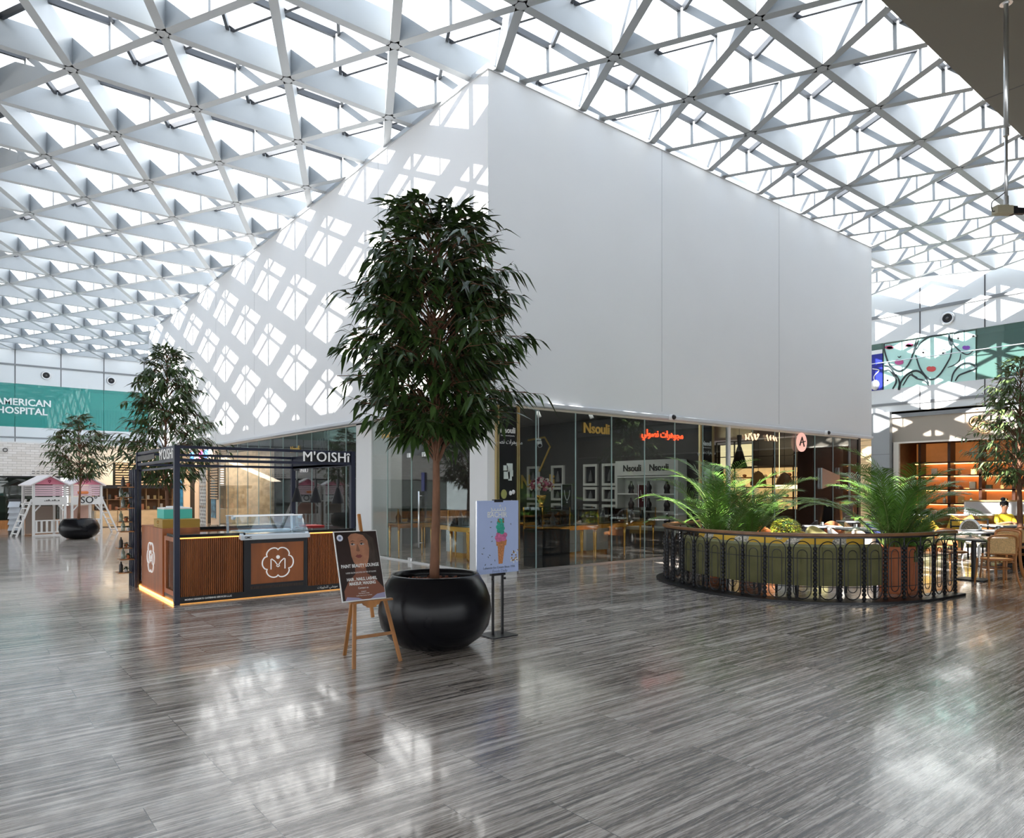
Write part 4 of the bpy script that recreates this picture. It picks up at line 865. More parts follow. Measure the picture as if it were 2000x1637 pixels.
# camera hanging from the ceiling at the right
t = thing('pole_camera', 'beige box camera on a long steel ceiling pole at the top right', 'camera', ray(1965, 11.15, ZT))
MB().lathe([(.09, -.02), (.09, 0)], n=20, cap=True).lathe([(.05, -.03), (.05, -.02)], n=16, cap=True).build('flange', M['alu'], t); MB().cyl((0, 0, -2.05), .034, 2.03, 14).build('upper_pole', M['alu'], t, smooth=True)
MB().cyl((0, 0, -3.2), .024, 1.2, 14).build('lower_pole', M['alu'], t, smooth=True); MB().cyl((0, 0, -2.12), .042, .12, 14).build('coupling', M['alu'], t); MB().cyl((0, 0, -3.22), .035, .14, 14).build('swivel', M['alu'], t)
cb = MB().box(-.20, .08, -.065, .065, -3.37, -3.24); cb.moved(Matrix.Rotation(R(-32), 4, 'Z')).build('housing', mat('beige', (.42, .38, .27), .5), t, bevel=.008)
MB().box(.08, .16, -.06, .06, -3.365, -3.245).box(.16, .32, -.045, .045, -3.35, -3.26).moved(Matrix.Rotation(R(-32), 4, 'Z')).build('lens', M['black'], t, bevel=.008)
MB().tube(spline([(0, 0, -3.0), (-.12, .06, -3.1), (-.24, .12, -3.2), (-.22, .12, -3.33), (-.16, .1, -3.32)]), .008, 6).build('cable', M['black'], t)
# ------------------------------------------------------------------ shops along the far end
NY = 34.5
brick = mat('white_brick', (.66, .66, .65), .7)
nb_ = brick.node_tree; bs = nb_.nodes['Principled BSDF']; bt = nb_.nodes.new('ShaderNodeTexBrick'); g_n = nb_.nodes.new('ShaderNodeTexCoord'); mp_ = nb_.nodes.new('ShaderNodeMapping')
mp_.inputs['Rotation'].default_value = (R(90), 0, 0); nb_.links.new(g_n.outputs['Object'], mp_.inputs[0]); nb_.links.new(mp_.outputs[0], bt.inputs['Vector'])
bt.inputs['Scale'].default_value = 1; bt.inputs['Brick Width'].default_value = .3; bt.inputs['Row Height'].default_value = .1; bt.inputs['Mortar Size'].default_value = .008
bt.inputs['Color1'].default_value = (.74, .74, .74, 1); bt.inputs['Color2'].default_value = (.62, .61, .59, 1); bt.inputs['Mortar'].default_value = (.45, .45, .44, 1); nb_.links.new(bt.outputs[0], bs.inputs['Base Color'])
struct('wall_north_brick', MB().box(-9, 3.9, NY, NY+.3, 2.12, 3.46), brick)
struct('wall_north_white', MB().box(3.9, 5.5, NY, NY+.3, 0, 3.46).box(5.5, 7.84, NY, NY+.3, 2.75, 3.46), mat('warm_white', (.72, .66, .56), .6))
struct('wall_north_shop', MB().box(-9, 3.9, NY+3, NY+3.2, 0, 3.4).box(5.5, 7.84, NY+1.2, NY+1.3, 0, 3.4), mat('shop_dark_green', (.015, .03, .015), .3, noise=(1.2, .9, (1, 1, .6))))
struct('roof_north_shops', MB().box(-9, 7.84, NY, WY, 3.46, 3.5), M['panel'])
window(MB().box(-9, 3.88, NY+.08, NY+.1, .34, 2.12), M['glass']); struct('trim_30', MB().box(-9, 3.9, NY-.05, NY+.3, 0, .34), M['wood'])
struct('trim_31', MB().box(-9, 3.9, NY-.02, NY+.1, 2.06, 2.12), M['black'])
t = thing('shop_lettering', 'black SO lettering with a small circle on the white brick wall', 'sign', (1.0, NY, 2.85)); text('letters', 'SO', .75, on_front(-.02, -.02, 0), M['black'], t, .03, spacing=1.1)
MB().tube([(.72+.07*math.cos(a*.5), -.03, .3+.07*math.sin(a*.5)) for a in range(14)], .015, 5).build('degree_ring', M['black'], t)
l_ = MB(); [l_.box(1.6+.16*k, 1.7+.16*k, -.02, -.01, z, z+.04) for k in range(8) for z in (-.55, -.64)]; l_.build('small_print', M['trim'], t)
# timber louvres
def louvre(x0, x1, y0, y1, z0, z1, n, label, m=None, side=False):
    t = thing('timber_louvre', label, 'louvre', (x0, y0, z0), 0, 'timber louvre screens'); h = (z1-z0)/n
    for k in range(n): MB().box(0, x1-x0, 0, y1-y0, k*h+h*.25, k*h+h*.75).build('slat', m or mat('pale_timber', (.62, .45, .28), .5), t)
    MB().box((x1-x0) if not side else (x1-x0)*.2, (x1-x0)+.04 if not side else (x1-x0)*.7, (y1-y0), (y1-y0)+.04, 0, z1-z0).build('back_rail', M['brown'], t); return t
louvre(5.6, 7.8, NY-.04, NY, 1.75, 2.75, 9, 'horizontal pale timber louvre above the bookshop shelves')
# bookshop counter with cubbies
BK = Vector((4.7, 33.3, 0))
t = thing('bookshop_counter', 'long plywood counter with cubby shelves under a dark header', 'counter', BK)
for k, (a, b) in enumerate(((0, .78), (.8, 1.58), (1.6, 2.38), (2.4, 3.1))): MB().box(a, b, 0, .5, .03, .68).build('plywood_door', mat('plywood', (.58, .42, .24), .45, noise=(2, .15, (1, 1, 3))), t, bevel=.004)
MB().box(0, 3.1, .02, .5, 0, .03).build('plinth', M['black'], t); MB().box(-.02, 3.12, -.02, 1.1, 1.62, 1.76).build('header', M['black'], t)
MB().box(0, 3.1, 1.0, 1.05, .68, 1.62).build('back_panel', mat('cubby_back', (.16, .08, .035), .6), t)
for x in (0, .5, 1.0, 1.5, 2.0, 2.5, 3.06): MB().box(x, x+.03, .68, 1.0, .68, 1.62).build('divider', mat('cubby', (.40, .24, .12), .5), t)
for z in (.68, 1.13): MB().box(0, 3.1, .66, 1.0, z, z+.02).build('shelf_board', mat('cubby', (.40, .24, .12), .5), t)
text('number', '2', .3, on_front(2.95, -.005, .5), M['black'], t, .006)
rr = random.Random(12)
for zi, z in enumerate((.701, 1.151)):
    for k in range(12):
        x = .1+.25*k+rr.uniform(-.02, .02)
        o = (MB().box(-.05, .05, -.03, .03, 0, rr.uniform(.12, .25)) if rr.random() < .6 else MB().lathe([(.05, 0), (.07, .06), (.05, .14), (.001, .14)], n=10)).build('shelf_ware', mat('ware_b', rr.choice([(.7, .68, .62), (.5, .2, .1), (.1, .1, .1), (.6, .45, .2)]), .5), label='small item on the %s cubby shelf of the bookshop' % ('lower', 'upper')[zi], cat='shelf ware', group='items on the %s cubby shelf' % ('lower', 'upper')[zi]); o.location = BK+Vector((x+.02, .8, z))
lamp('bookshop_light', 'AREA', (6.2, 33.2, 2.9), 30, (1, .75, .5), 2.5, (6.2, 34.2, 1), size_y=.4)
# warm pharmacy front on the left side of the box row
cream = mat('cream_front', (.80, .60, .42), .5)
struct('wall_pharmacy', MB().box(GX, GX+.25, 27.35, 28.4, 0, 3.2).box(GX, GX+.25, 28.4, 34.5, 2.7, 3.2).box(GX, GX+.25, 30.1, 30.7, 0, 2.7).box(GX, GX+.25, 32.4, 34.5, 0, 2.7), cream)
struct('wall_pharmacy_inner', MB().box(GX+2, GX+2.1, 27.4, 34.4, 0, 3.2), mat('cream_inner', (.72, .58, .42), .5, noise=(2, .3, (1, 1, 3))))
lamp('pharmacy_light', 'AREA', (7.3, 30.5, 3.1), 50, (1, .8, .6), 1.2, (8.2, 30.5, 1.0), size_y=6); lamp('pharmacy_inner_light', 'AREA', (8.9, 30.5, 3.0), 60, (1, .85, .65), 1.2, (8.9, 30.5, 0), size_y=6)
t = thing('lattice_door', 'black door panel with white diamond lattice in the cream shop front', 'door panel', (GX-.03, 29.3, 0)); MB().box(0, .03, -.45, .45, .05, 2.5).build('panel', M['black'], t)
l_ = MB()
for k in range(-4, 10):
    for s_ in (-1, 1):
        z0 = .05+k*.28; pts = []
        for i in range(11):
            y = -.45+.09*i; z = z0+(i*.09*1.5 if s_ > 0 else (10-i)*.09*1.5)
            if .05 <= z <= 2.5: pts.append((-.01, y, z))
        if len(pts) > 1: l_.tube([pts[0], pts[-1]], .012, 4)
l_.build('lattice', M['white'], t); f = MB(); [f.box(-.03, .02, -.47, .47, z, z+.04) for z in (.03, .9, 1.7, 2.5)]; f.box(-.03, .02, -.49, -.45, .03, 2.54).box(-.03, .02, .45, .49, .03, 2.54); f.build('frame', M['alu'], t)
t = thing('shop_light_sign', 'blue, white and pink illuminated sign on the cream shop front', 'sign', (GX-.06, 29.6, 2.95))
for i, (c, y) in enumerate((((.1, .35, 1), 1.3), ((1, 1, 1), .6), ((1, .12, .45), -.0), ((.1, .35, 1), -.7), ((1, 1, 1), -1.3))): text('letters', ('AB', 'CU', 'ID', 'WA', 'SH')[i] if i % 2 else ('SM', 'ID', 'SH')[i//2], .42, on_side(0, y, 0), mat('neon', c, .4, emit=c, es=1.5), t, .03, offset=.008)
for y, c, lb in ((32.8, (.05, .25, .45), 'blue picture panel on the cream shop front'), (28.0, (.10, .25, .35), 'framed picture panel beside the lattice door')):
    t = thing('picture_panel', lb, 'poster', (GX-.03, y, .5)); MB().box(0, .02, -.28, .28, 0, 1.5).build('print', mat('pic', c, .4, noise=(3, .7, (1, 1, 2))), t); MB().box(.0, .02, -.3, .3, -.03, 0).box(0, .02, -.3, .3, 1.5, 1.53).build('edge', M['alu'], t)
tl = louvre(GX-.06, GX-.02, 27.4, 28.3, 1.2, 2.6, 14, 'dark-gapped timber louvre at the near end of the cream shop front', side=True)
MB().box(.03, .04, 0, .9, 0, 1.4).build('backing', M['dark'], tl)

# ------------------------------------------------------------------ playhouse
PH = Vector((1.95, 28.4, 0))
t = thing('playhouse', 'white wooden twin playhouse with pink gables and side ladders', 'playhouse', PH, R(14)); wp = mat('play_white', (.80, .80, .80), .5)
pkw = mat('pale_pink_boards', (.78, .55, .62), .5)
def house(x0, wdt, nm):
    o = {}
    for sx in (x0, x0+wdt): 
        for y in (0, .95): MB().box(sx-.035, sx+.035, y-.03, y+.03, 0, 1.75).build('post', wp, t)
    MB().box(x0-.05, x0+wdt+.05, -.05, 1.0, 1.05, 1.10).build('platform', wp, t); MB().box(x0-.05, x0+wdt+.05, -.05, -.02, 1.1, 1.32).build('name_board', wp, t)
    MB().prism([(x0-.02, 1.75), (x0+wdt+.02, 1.75), (x0+wdt/2, 2.02)], .0, .04).build('gable', M['pink'], t); gb_ = [o for o in bpy.data.objects if o.parent == t and o.name.startswith('gable')][-1]
    MB().bar((x0-.12, .45, 1.72), (x0+wdt/2, .45, 2.05), .04, 1.15, (.0, 1, 0)).bar((x0+wdt+.12, .45, 1.72), (x0+wdt/2, .45, 2.05), .04, 1.15, (0, 1, 0)).build('roof', mat('roof_board', (.80, .76, .77), .5), t)
    s = MB(); [s.box(x0+.05, x0+wdt-.05, -.0, .03, 1.36+.075*k, 1.42+.075*k) for k in range(5)]; s.build('board_wall', pkw, t)
    s = MB(); [s.box(x0+.05, x0+wdt-.05, .9, .93, 1.36+.075*k, 1.42+.075*k) for k in range(5)]; s.build('back_board_wall', wp, t)
    b = MB(); b.box(x0, x0+wdt, -.02, .02, .50, .54).box(x0, x0+wdt, -.02, .02, .10, .14).box(x0, x0+wdt, -.03, .03, .0, .05); b.build('fence_rail', wp, t)
    n = 6
    for k in range(n): xx = x0+.08+(wdt-.16)*k/(n-1); MB().box(xx-.03, xx+.03, -.015, .015, .14, .5).build('fence_picket', wp, t)
    MB().bar((x0+.04, 0, .85), (x0+.2, 0, 1.04), .04, .03, (0, 1, 0)).bar((x0+wdt-.04, 0, .85), (x0+wdt-.2, 0, 1.04), .04, .03, (0, 1, 0)).build('brace', wp, t)
    h = MB(); h.tube([(x0+wdt/2+.05*math.sin(a*.4)**3*.8, -.01, 1.86+.05*(.8*math.cos(a*.4)-.3*math.cos(.8*a))) for a in range(17)], .01, 5); h.build('heart', mat('heart', (.4, .03, .1), .5), gb_)
house(.25, .95, 'a'); house(1.42, .95, 'b')
MB().box(.30, 1.15, .90, .92, .05, 1.0).build('back_board', mat('taupe', (.35, .28, .24), .6), t); MB().box(1.46, 2.3, .90, .92, .05, 1.0).build('back_board', mat('blush', (.62, .42, .36), .6), t)
for x0, x1 in ((-.25, .2), (2.95, 2.4)):
    for y in (0, .5): MB().bar((x0, y, 0), (x1, y, 1.25), .05, .05).build('ladder_rail', wp, t)
    for k in range(6): f_k = (k+.5)/6; MB().bar((x0+(x1-x0)*f_k, 0, 1.25*f_k), (x0+(x1-x0)*f_k, .5, 1.25*f_k), .035).build('rung', wp, t)
text('lettering', 'SO°', .34, on_front(1.95, -.06, 1.2), M['black'], t, .01); l_ = MB(); [l_.box(.55+.06*k, .59+.06*k, -.056, -.05, 1.18, 1.2+.02*(k % 3)) for k in range(8)]; l_.build('small_print', M['dark'], t)
MB().box(1.6, 1.95, -.05, .1, 1.42, 1.52).build('orange_toy', mat('toy_orange', (.8, .25, .08), .6), t, bevel=.04)
t = thing('brochure_rack', 'dark rack of pale brochures left of the white playhouse', 'rack', (1.75, 29.8, 0), R(-20))
MB().box(-.2, .2, .05, .1, 0, 1.25).build('stand', M['black'], t)
for k in range(5): MB().add([(-.17, -.12, .18+.2*k), (.17, -.12, .18+.2*k), (.17, .05, .36+.2*k), (-.17, .05, .36+.2*k)], [(0, 1, 2, 3)]).add([(-.17, -.13, .16+.2*k), (.17, -.13, .16+.2*k), (.17, .05, .33+.2*k), (-.17, .05, .33+.2*k)], [(0, 3, 2, 1)]).build('brochure_tray', mat('brochure', (.62, .66, .72), .5), t)

# ------------------------------------------------------------------ east shop front
struct('wall_east_column', MB().box(WX-.25, WX+.3, 12.25, 12.95, 0, 4.63), mat('grey_panel', (.30, .32, .33), .4)); struct('trim_32', MB().box(WX-.252, WX-.24, 12.25, 12.95, 2.95, 2.98).box(WX-.05, WX+.3, -9, 12.25, 4.4, 4.62), M['trim'])
struct('wall_east_fascia', MB().box(WX, WX+.3, -9, 12.25, 3.44, 4.4), mat('taupe_fascia', (.34, .30, .25), .5)); struct('wall_east_soffit', MB().box(WX-.05, WX+3, -9, WY, 4.55, 4.64), M['soffit'])
struct('trim_33', MB().box(WX-.03, WX+.1, -9, 12.2, 3.38, 3.44).box(WX-.03, WX+.1, 12.0, 12.2, 0, 3.38), M['offw'])
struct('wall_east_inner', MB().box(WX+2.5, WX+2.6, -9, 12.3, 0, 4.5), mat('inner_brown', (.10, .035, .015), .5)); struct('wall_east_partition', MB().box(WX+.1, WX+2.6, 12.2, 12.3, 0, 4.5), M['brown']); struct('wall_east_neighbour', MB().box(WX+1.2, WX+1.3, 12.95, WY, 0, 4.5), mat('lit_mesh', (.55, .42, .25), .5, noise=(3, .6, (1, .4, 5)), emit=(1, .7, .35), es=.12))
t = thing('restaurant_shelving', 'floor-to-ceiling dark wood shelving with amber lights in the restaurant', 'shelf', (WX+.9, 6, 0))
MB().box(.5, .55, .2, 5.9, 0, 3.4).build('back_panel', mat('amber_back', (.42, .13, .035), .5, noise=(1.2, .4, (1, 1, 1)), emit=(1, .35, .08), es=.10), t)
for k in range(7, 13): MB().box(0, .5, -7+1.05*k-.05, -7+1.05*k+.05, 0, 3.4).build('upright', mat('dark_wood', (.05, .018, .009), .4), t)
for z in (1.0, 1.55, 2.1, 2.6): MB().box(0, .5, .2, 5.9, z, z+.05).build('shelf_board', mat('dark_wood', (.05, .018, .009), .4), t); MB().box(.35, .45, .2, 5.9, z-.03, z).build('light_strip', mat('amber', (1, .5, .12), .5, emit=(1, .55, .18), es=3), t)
rr = random.Random(6)
for zi, z in enumerate((1.052, 1.602, 2.152)):
    for k in range(12):
        y = 11.6-.45*k+rr.uniform(-.1, .1); h = rr.uniform(.12, .3)
        if abs((y-6+7) % 1.05) < .12 or abs((y-6+7) % 1.05) > .93: continue
        o = (MB().lathe([(.06, 0), (.07, h*.5), (.03, h*.8), (.03, h), (.001, h)], n=9) if rr.random() < .6 else MB().box(-.07, .07, -.1, .1, 0, h)).build('shelf_ware', mat('ware_c', rr.choice([(.6, .5, .35), (.35, .08, .03), (.08, .1, .06), (.5, .3, .1)]), .4), label='jar or box on the %s amber-lit restaurant shelf' % ('lowest', 'middle', 'top')[zi], cat='shelf ware', group='wares on the %s restaurant shelf' % ('lowest', 'middle', 'top')[zi]); o.location = (WX+1.15, y, z)
t = thing('restaurant_sign', 'restaurant name in dark letters beside a round backlit monogram', 'sign', (WX-.03, 9.2, 4.0)); gm = mat('halo', (1, .6, .25), .5, emit=(1, .6, .25), es=2.5)
for y, z in ((.15, .05), (-.12, -.15)): MB().tube([(0, y+.2*math.cos(a*.45), z+.2*math.sin(a*.45)) for a in range(-6, 7) ] , .03, 6).build('monogram_halo', gm, t)
for y, z in ((.15, .05), (-.12, -.15)): MB().tube([(-.03, y+.2*math.cos(a*.45), z+.2*math.sin(a*.45)) for a in range(-6, 7) ] , .022, 6).build('monogram', M['black'], t)
text('letters', 'CUKE', .42, on_side(0, -1.4, .08), M['black'], t, .04, spacing=1.1)
tr_ = MB().cyl((0, 0, -.02), .09, .02, 14).build('downlight', gm, label='glowing round downlight above the restaurant sign', cat='ceiling light'); tr_.location = (WX-.0, 9.3, 4.52)
lamp('restaurant_light', 'AREA', (WX+.6, 6, 3.3), 60, (1, .6, .3), 1, (WX+1.3, 6, 1), size_y=10)
# ------------------------------------------------------------------ dining enclosure
RP = [(11.9, 8.55), (10.9, 8.45), (10.15, 8.2), (9.68, 7.75), (9.35, 7.1), (9.14, 6.35), (9.18, 5.6), (9.5, 4.98), (10.05, 4.52), (10.9, 4.2), (11.9, 4.1)]
rc = [Vector((p.x, p.y, 0)) for p in spline([(x, y, 0) for x, y in RP], 12)]
cum = [0]
for a, b in zip(rc, rc[1:]): cum.append(cum[-1]+(b-a).length)
def along(s):
    s = max(0, min(cum[-1]-1e-4, s))
    for i in range(len(cum)-1):
        if cum[i+1] >= s: t = (s-cum[i])/(cum[i+1]-cum[i]); return rc[i].lerp(rc[i+1], t), (rc[i+1]-rc[i]).normalized()
t = thing('curved_railing', 'curved black wrought-iron railing with a brown handrail round the dining area', 'railing', (0, 0, 0))
ptsz = lambda z, off=0: [Vector((p.x, p.y, z))+Vector((-(rc[min(i+1, len(rc)-1)]-rc[max(i-1, 0)]).normalized().y, (rc[min(i+1, len(rc)-1)]-rc[max(i-1, 0)]).normalized().x, 0))*off for i, p in enumerate(rc)]
def ribbon(w, z0, z1, off=0, pts=None):
    A = ptsz(0, off-w/2); B = ptsz(0, off+w/2); m = MB(); n = len(A)
    vs = [(p.x, p.y, z) for z in (z0, z1) for q in (A, B) for p in q]
    fs = []
    for i in range(n-1): fs += [(i, i+1, n+i+1, n+i), (2*n+i, 3*n+i, 3*n+i+1, 2*n+i+1), (i, 2*n+i, 2*n+i+1, i+1), (n+i, n+i+1, 3*n+i+1, 3*n+i)]
    fs += [(0, n, 3*n, 2*n), (n-1, 3*n-1, 4*n-1, 2*n-1)]; return m.add(vs, fs)
ribbon(.34, 0, .035, .02).build('base_plate', M['black'], t); ribbon(.085, .93, .975).build('handrail', M['brown'], t, bevel=.012)
ribbon(.03, .905, .93).build('top_bar', M['black'], t); 
npst = 25; gap = cum[-1]/(npst-1)
for i in range(npst):
    p, d = along(i*gap); m = MB(); prof = []
    z = .035
    prof = [(.012, z)]
    while z < .80:
        for r_, dz in ((.029, .012), (.031, .02), (.016, .026)): z += dz; prof.append((r_ if z < .8 else .012, min(z, .82)))
    prof += [(.010, .83), (.010, .91)]
    m.lathe(prof, (p.x, p.y, 0), 8).build('twisted_baluster', M['black'], t, smooth=False)
for i in range(npst-1):
    m = MB()
    for w, z0, z1, r_ in ((.36, .05, .86, .008), (.20, .15, .74, .006)):
        wid = gap*w*.95; c = (i+.5)*gap; path = []
        for k in range(33):
            a = 2*math.pi*k/32; ux = math.cos(a)*wid; rz_ = wid*1.05
            zz = (z1-rz_+math.sin(a)*rz_) if math.sin(a) >= 0 else (z0+rz_+math.sin(a)*rz_)
            q, d = along(c+ux); path.append((q.x, q.y, zz))
        path.append(path[0]); m.tube(path, r_, 5, False)
    for z in (.62, .22): m.tube([(*along(i*gap)[0].xy, z), (*along((i+1)*gap)[0].xy, z)], .005, 4)
    m.build('oval_loops', M['black'], t)
# channelled banquette following the railing
i0, i1 = 1.15/ cum[-1], 0
def offp(s, off): p, d = along(s); return Vector((p.x, p.y, 0))+Vector((d.y*-1, d.x, 0))*off
S0_, S1_ = 2.2, cum[-1]-1.45
def sofa_band(o0, o1, z0, z1, s0, s1, n=60, wave=.0):
    m = MB(); vs = []; fs = []
    for i in range(n+1):
        s = s0+(s1-s0)*i/n; wv = wave*abs(math.sin(math.pi*(s-s0)/(gap)))**.5 if wave else 0
        for off, z in ((o0-wv, z0), (o0-wv, z1-.03), (o0+.02, z1), (o1-.02, z1), (o1, z1-.03), (o1, z0)): q = offp(s, off); vs.append((q.x, q.y, z))
    for i in range(n):
        for k in range(6): fs.append((i*6+k, (i+1)*6+k, (i+1)*6+(k+1) % 6, i*6+(k+1) % 6))
    fs += [tuple(range(6)), tuple(n*6+k for k in range(5, -1, -1))]; return m.add(vs, fs)
t = thing('banquette', 'curved olive velvet banquette with channelled back behind the railing', 'sofa', (0, 0, 0))
sofa_band(.30, .42, .20, .79, S0_, S1_, 180, .025).build('channelled_back', M['olive'], t, smooth=False); sofa_band(.44, .98, .26, .44, S0_, S1_, 60).build('seat', M['olive'], t)
s = S0_+.15
while s < S1_:
    for off in (.36, .92): q = offp(s, off); MB().tube([(q.x, q.y, .26), (q.x, q.y, 0)], [.03, .018], 8).build('leg', M['black'], t)
    s += .7
# cushions leaning on the banquette
rr = random.Random(21)
pat = mat('patterned_cushion', (.55, .5, .42), .8, noise=(35, .8, (1, 1, 1)))
names = ['at the left end', 'second from the left end', 'third from the left', 'fourth from the left', 'fifth, before the middle', 'in the middle', 'just past the middle', 'fourth from the right', 'third from the right', 'second from the right end', 'nearest the terracotta pot', 'at the right end', 'beyond']
nC = 12
for k in range(nC):
    s = S0_+.25+(S1_-S0_-.5)*k/(nC-1); q = offp(s, .535); _, d = along(s); y = k % 3 != 1
    c = MB(); n = 8; vs = []; 
    for face in (-1, 1):
        for i in range(n+1):
            for j in range(n+1):
                u, v = i/n*2-1, j/n*2-1; th = .055*(1-u*u)**.5*(1-v*v)**.5; pin = 1-.06*(1-abs(u))*0
                vs.append((u*.22*(1-.06*(1-v*v)), face*th, .22+v*.22*(1-.06*(1-u*u))))
    N = (n+1)**2
    fs = [(i*(n+1)+j, (i+1)*(n+1)+j, (i+1)*(n+1)+j+1, i*(n+1)+j+1) for i in range(n) for j in range(n)]
    c.add(vs, fs+[tuple(N+x for x in reversed(f)) for f in fs])
    o = c.build('cushion', M['yellow'] if y else pat, None, smooth=True, label='%s cushion on the olive banquette, %s' % ('mustard yellow' if y else 'patterned grey', names[k]), cat='cushion', group='cushions on the curved banquette')
    o.location = (q.x, q.y, .47); o.rotation_euler = (R(-12), R(rr.uniform(-8, 8)), math.atan2(d.y, d.x))

# ------------------------------------------------------------------ palms and the yellow shrub
def frond(mb, st, base, a, L, up, rr, leafL=.34):
    dirh = Vector((math.cos(a), math.sin(a), 0)); pts = []; n = 16; p = Vector(base); el = up
    for i in range(n+1):
        pts.append(p.copy()); p = p+(dirh*math.cos(el)+Vector((0, 0, math.sin(el))))*L/n; el -= (1.5+.5*rr.random())/n*(.10+1.8*(i/n)**1.2)
    st.tube(pts, [.009*(1-.8*i/n)+.0015 for i in range(n+1)], 4, False)
    sd = Vector((-dirh.y, dirh.x, 0))
    for i in range(5, n*3):
        f = i/(n*3); 
        if f < .22: continue
        k = min(n-1, int(f*n)); q = pts[k].lerp(pts[k+1], f*n-k); tg = (pts[k+1]-pts[k]).normalized(); l = leafL*(math.sin(math.pi*min(1, (f-.12)/.95))**.6)*rr.uniform(.85, 1.1)
        for s_ in (-1, 1):
            d = (sd*s_*.8+tg*.75+Vector((0, 0, rr.uniform(.0, .22)))).normalized(); e = q+d*l+Vector((0, 0, -.10*l)); m_ = q+d*l*.5+Vector((0, 0, .03*l)); w = tg*.009
            mb.add([q-w*.5, q+w*.5, m_+w, m_-w, e], [(0, 1, 2, 3), (3, 2, 4)])
def palm(t, seed, n=26, L=1.15, z=.6, spread=.14):
    rr = random.Random(seed); lv = MB(); st = MB()
    for k in range(n):
        a = k*2.4+rr.uniform(-.3, .3); up = rr.uniform(1.12, 1.55) if k > 8 else rr.uniform(.8, 1.1); b = Vector((spread*rr.uniform(-1, 1), spread*rr.uniform(-1, 1), z))
        frond(lv, st, b, a, L*rr.uniform(.75, 1.15), up, rr)
    lv.build('fronds', M['palm'], t); st.build('stems', M['palmstem'], t)
def terra_pot(t, r=.24, h=.72, m=None): MB().lathe([(.001, 0), (r*.78, 0), (r*.82, .02), (r*.95, h*.6), (r*.98, h*.9), (r*1.06, h*.91), (r*1.06, h), (r*.92, h), (r*.9, h*.88), (.001, h*.88)], n=32).build('pot', m or M['terra'], t, smooth=False)
P1 = fl(1747, 1157)
t = thing('potted_palm', 'bushy palm in a tall terracotta pot at the right end of the banquette', 'palm', P1, 0, 'areca palms round the dining area'); terra_pot(t, .27, .72); palm(t, 5, 34, 1.75, .62)
P1b = fl(1800, 1156)+Vector((.15, .25, 0))
t = thing('terracotta_pot', 'smaller terracotta pot with low leaves right of the tall palm pot', 'plant', P1b); terra_pot(t, .2, .45); palm(t, 6, 22, 1.2, .4)
t = thing('potted_palm', 'left one of the two palms behind the curved banquette', 'palm', ray(1400, 12.6), 0, 'areca palms round the dining area'); terra_pot(t, .24, .5); palm(t, 7, 30, 1.9, .45)
t = thing('potted_palm', 'darker palm right of its twin behind the curved banquette', 'palm', ray(1468, 13.0), 0, 'areca palms round the dining area'); terra_pot(t, .24, .5); palm(t, 8, 28, 1.75, .45)
t = thing('yellow_shrub', 'round yellow-green variegated shrub behind the handrail', 'plant', ray(1535, 14.4)); terra_pot(t, .22, .62, M['white']); lv = MB(); lv2 = MB(); rr = random.Random(3)
for k in range(700):
    a = rr.uniform(0, 6.28); u = rr.uniform(-.5, 1); r_ = math.sqrt(1-u*u)*.24; p = Vector((r_*math.cos(a), r_*math.sin(a), .78+.20*u)); leaf_quad(lv if k % 3 else lv2, p, Vector((math.cos(a), math.sin(a), rr.uniform(-.2, .9))), .085, .035, Vector((0, 0, 1)), .3)
lv.build('leaves', mat('yellow_leaf', (.45, .42, .03), .5, noise=(9, .5, (1, 1, 1))), t); lv2.build('green_leaves', M['palm'], t)

# ------------------------------------------------------------------ chairs and tables
def cane_chair(label, loc, rz, group='bentwood cane chairs'):
    t = thing('cane_chair', label, 'chair', loc, rz, group); bw = M['bent']     # faces +y, back at -y
    for sx in (-1, 1):
        MB().tube(spline([(sx*.20, .20, .44), (sx*.205, .22, .25), (sx*.22, .25, 0)], 4), [.018]*4+[.016]*4+[.012], 8).build('leg', bw, t, smooth=True)
        MB().tube(spline([(sx*.20, -.19, .80), (sx*.205, -.20, .6), (sx*.20, -.19, .44), (sx*.205, -.22, .2), (sx*.23, -.29, 0)], 4), .016, 8).build('leg', bw, t, smooth=True)
    MB().tube(spline([(-.20, -.19, .50), (-.205, -.21, .74), (-.17, -.235, .83), (0, -.25, .85), (.17, -.235, .83), (.205, -.21, .74), (.20, -.19, .50)], 5), .017, 8).build('back_hoop', bw, t, smooth=True)
    MB().tube([(-.195, -.20, .55), (.195, -.20, .55)], .012, 8).build('back_rail', bw, t)
    MB().box(-.185, .185, -.212, -.206, .555, .80).build('cane_back', M['cane'], t)
    MB().lathe([(.001, .455), (.19, .455), (.19, .46), (.001, .46)], n=24).build('cane_seat', M['cane'], t); MB().lathe([(.185, .43), (.225, .43), (.23, .455), (.185, .465)], n=24).build('seat_ring', bw, t, smooth=True)
    MB().tube([(.19*math.cos(a*.5236), .19*math.sin(a*.5236), .30) for a in range(13)], .009, 6).build('hoop_stretcher', bw, t); return t
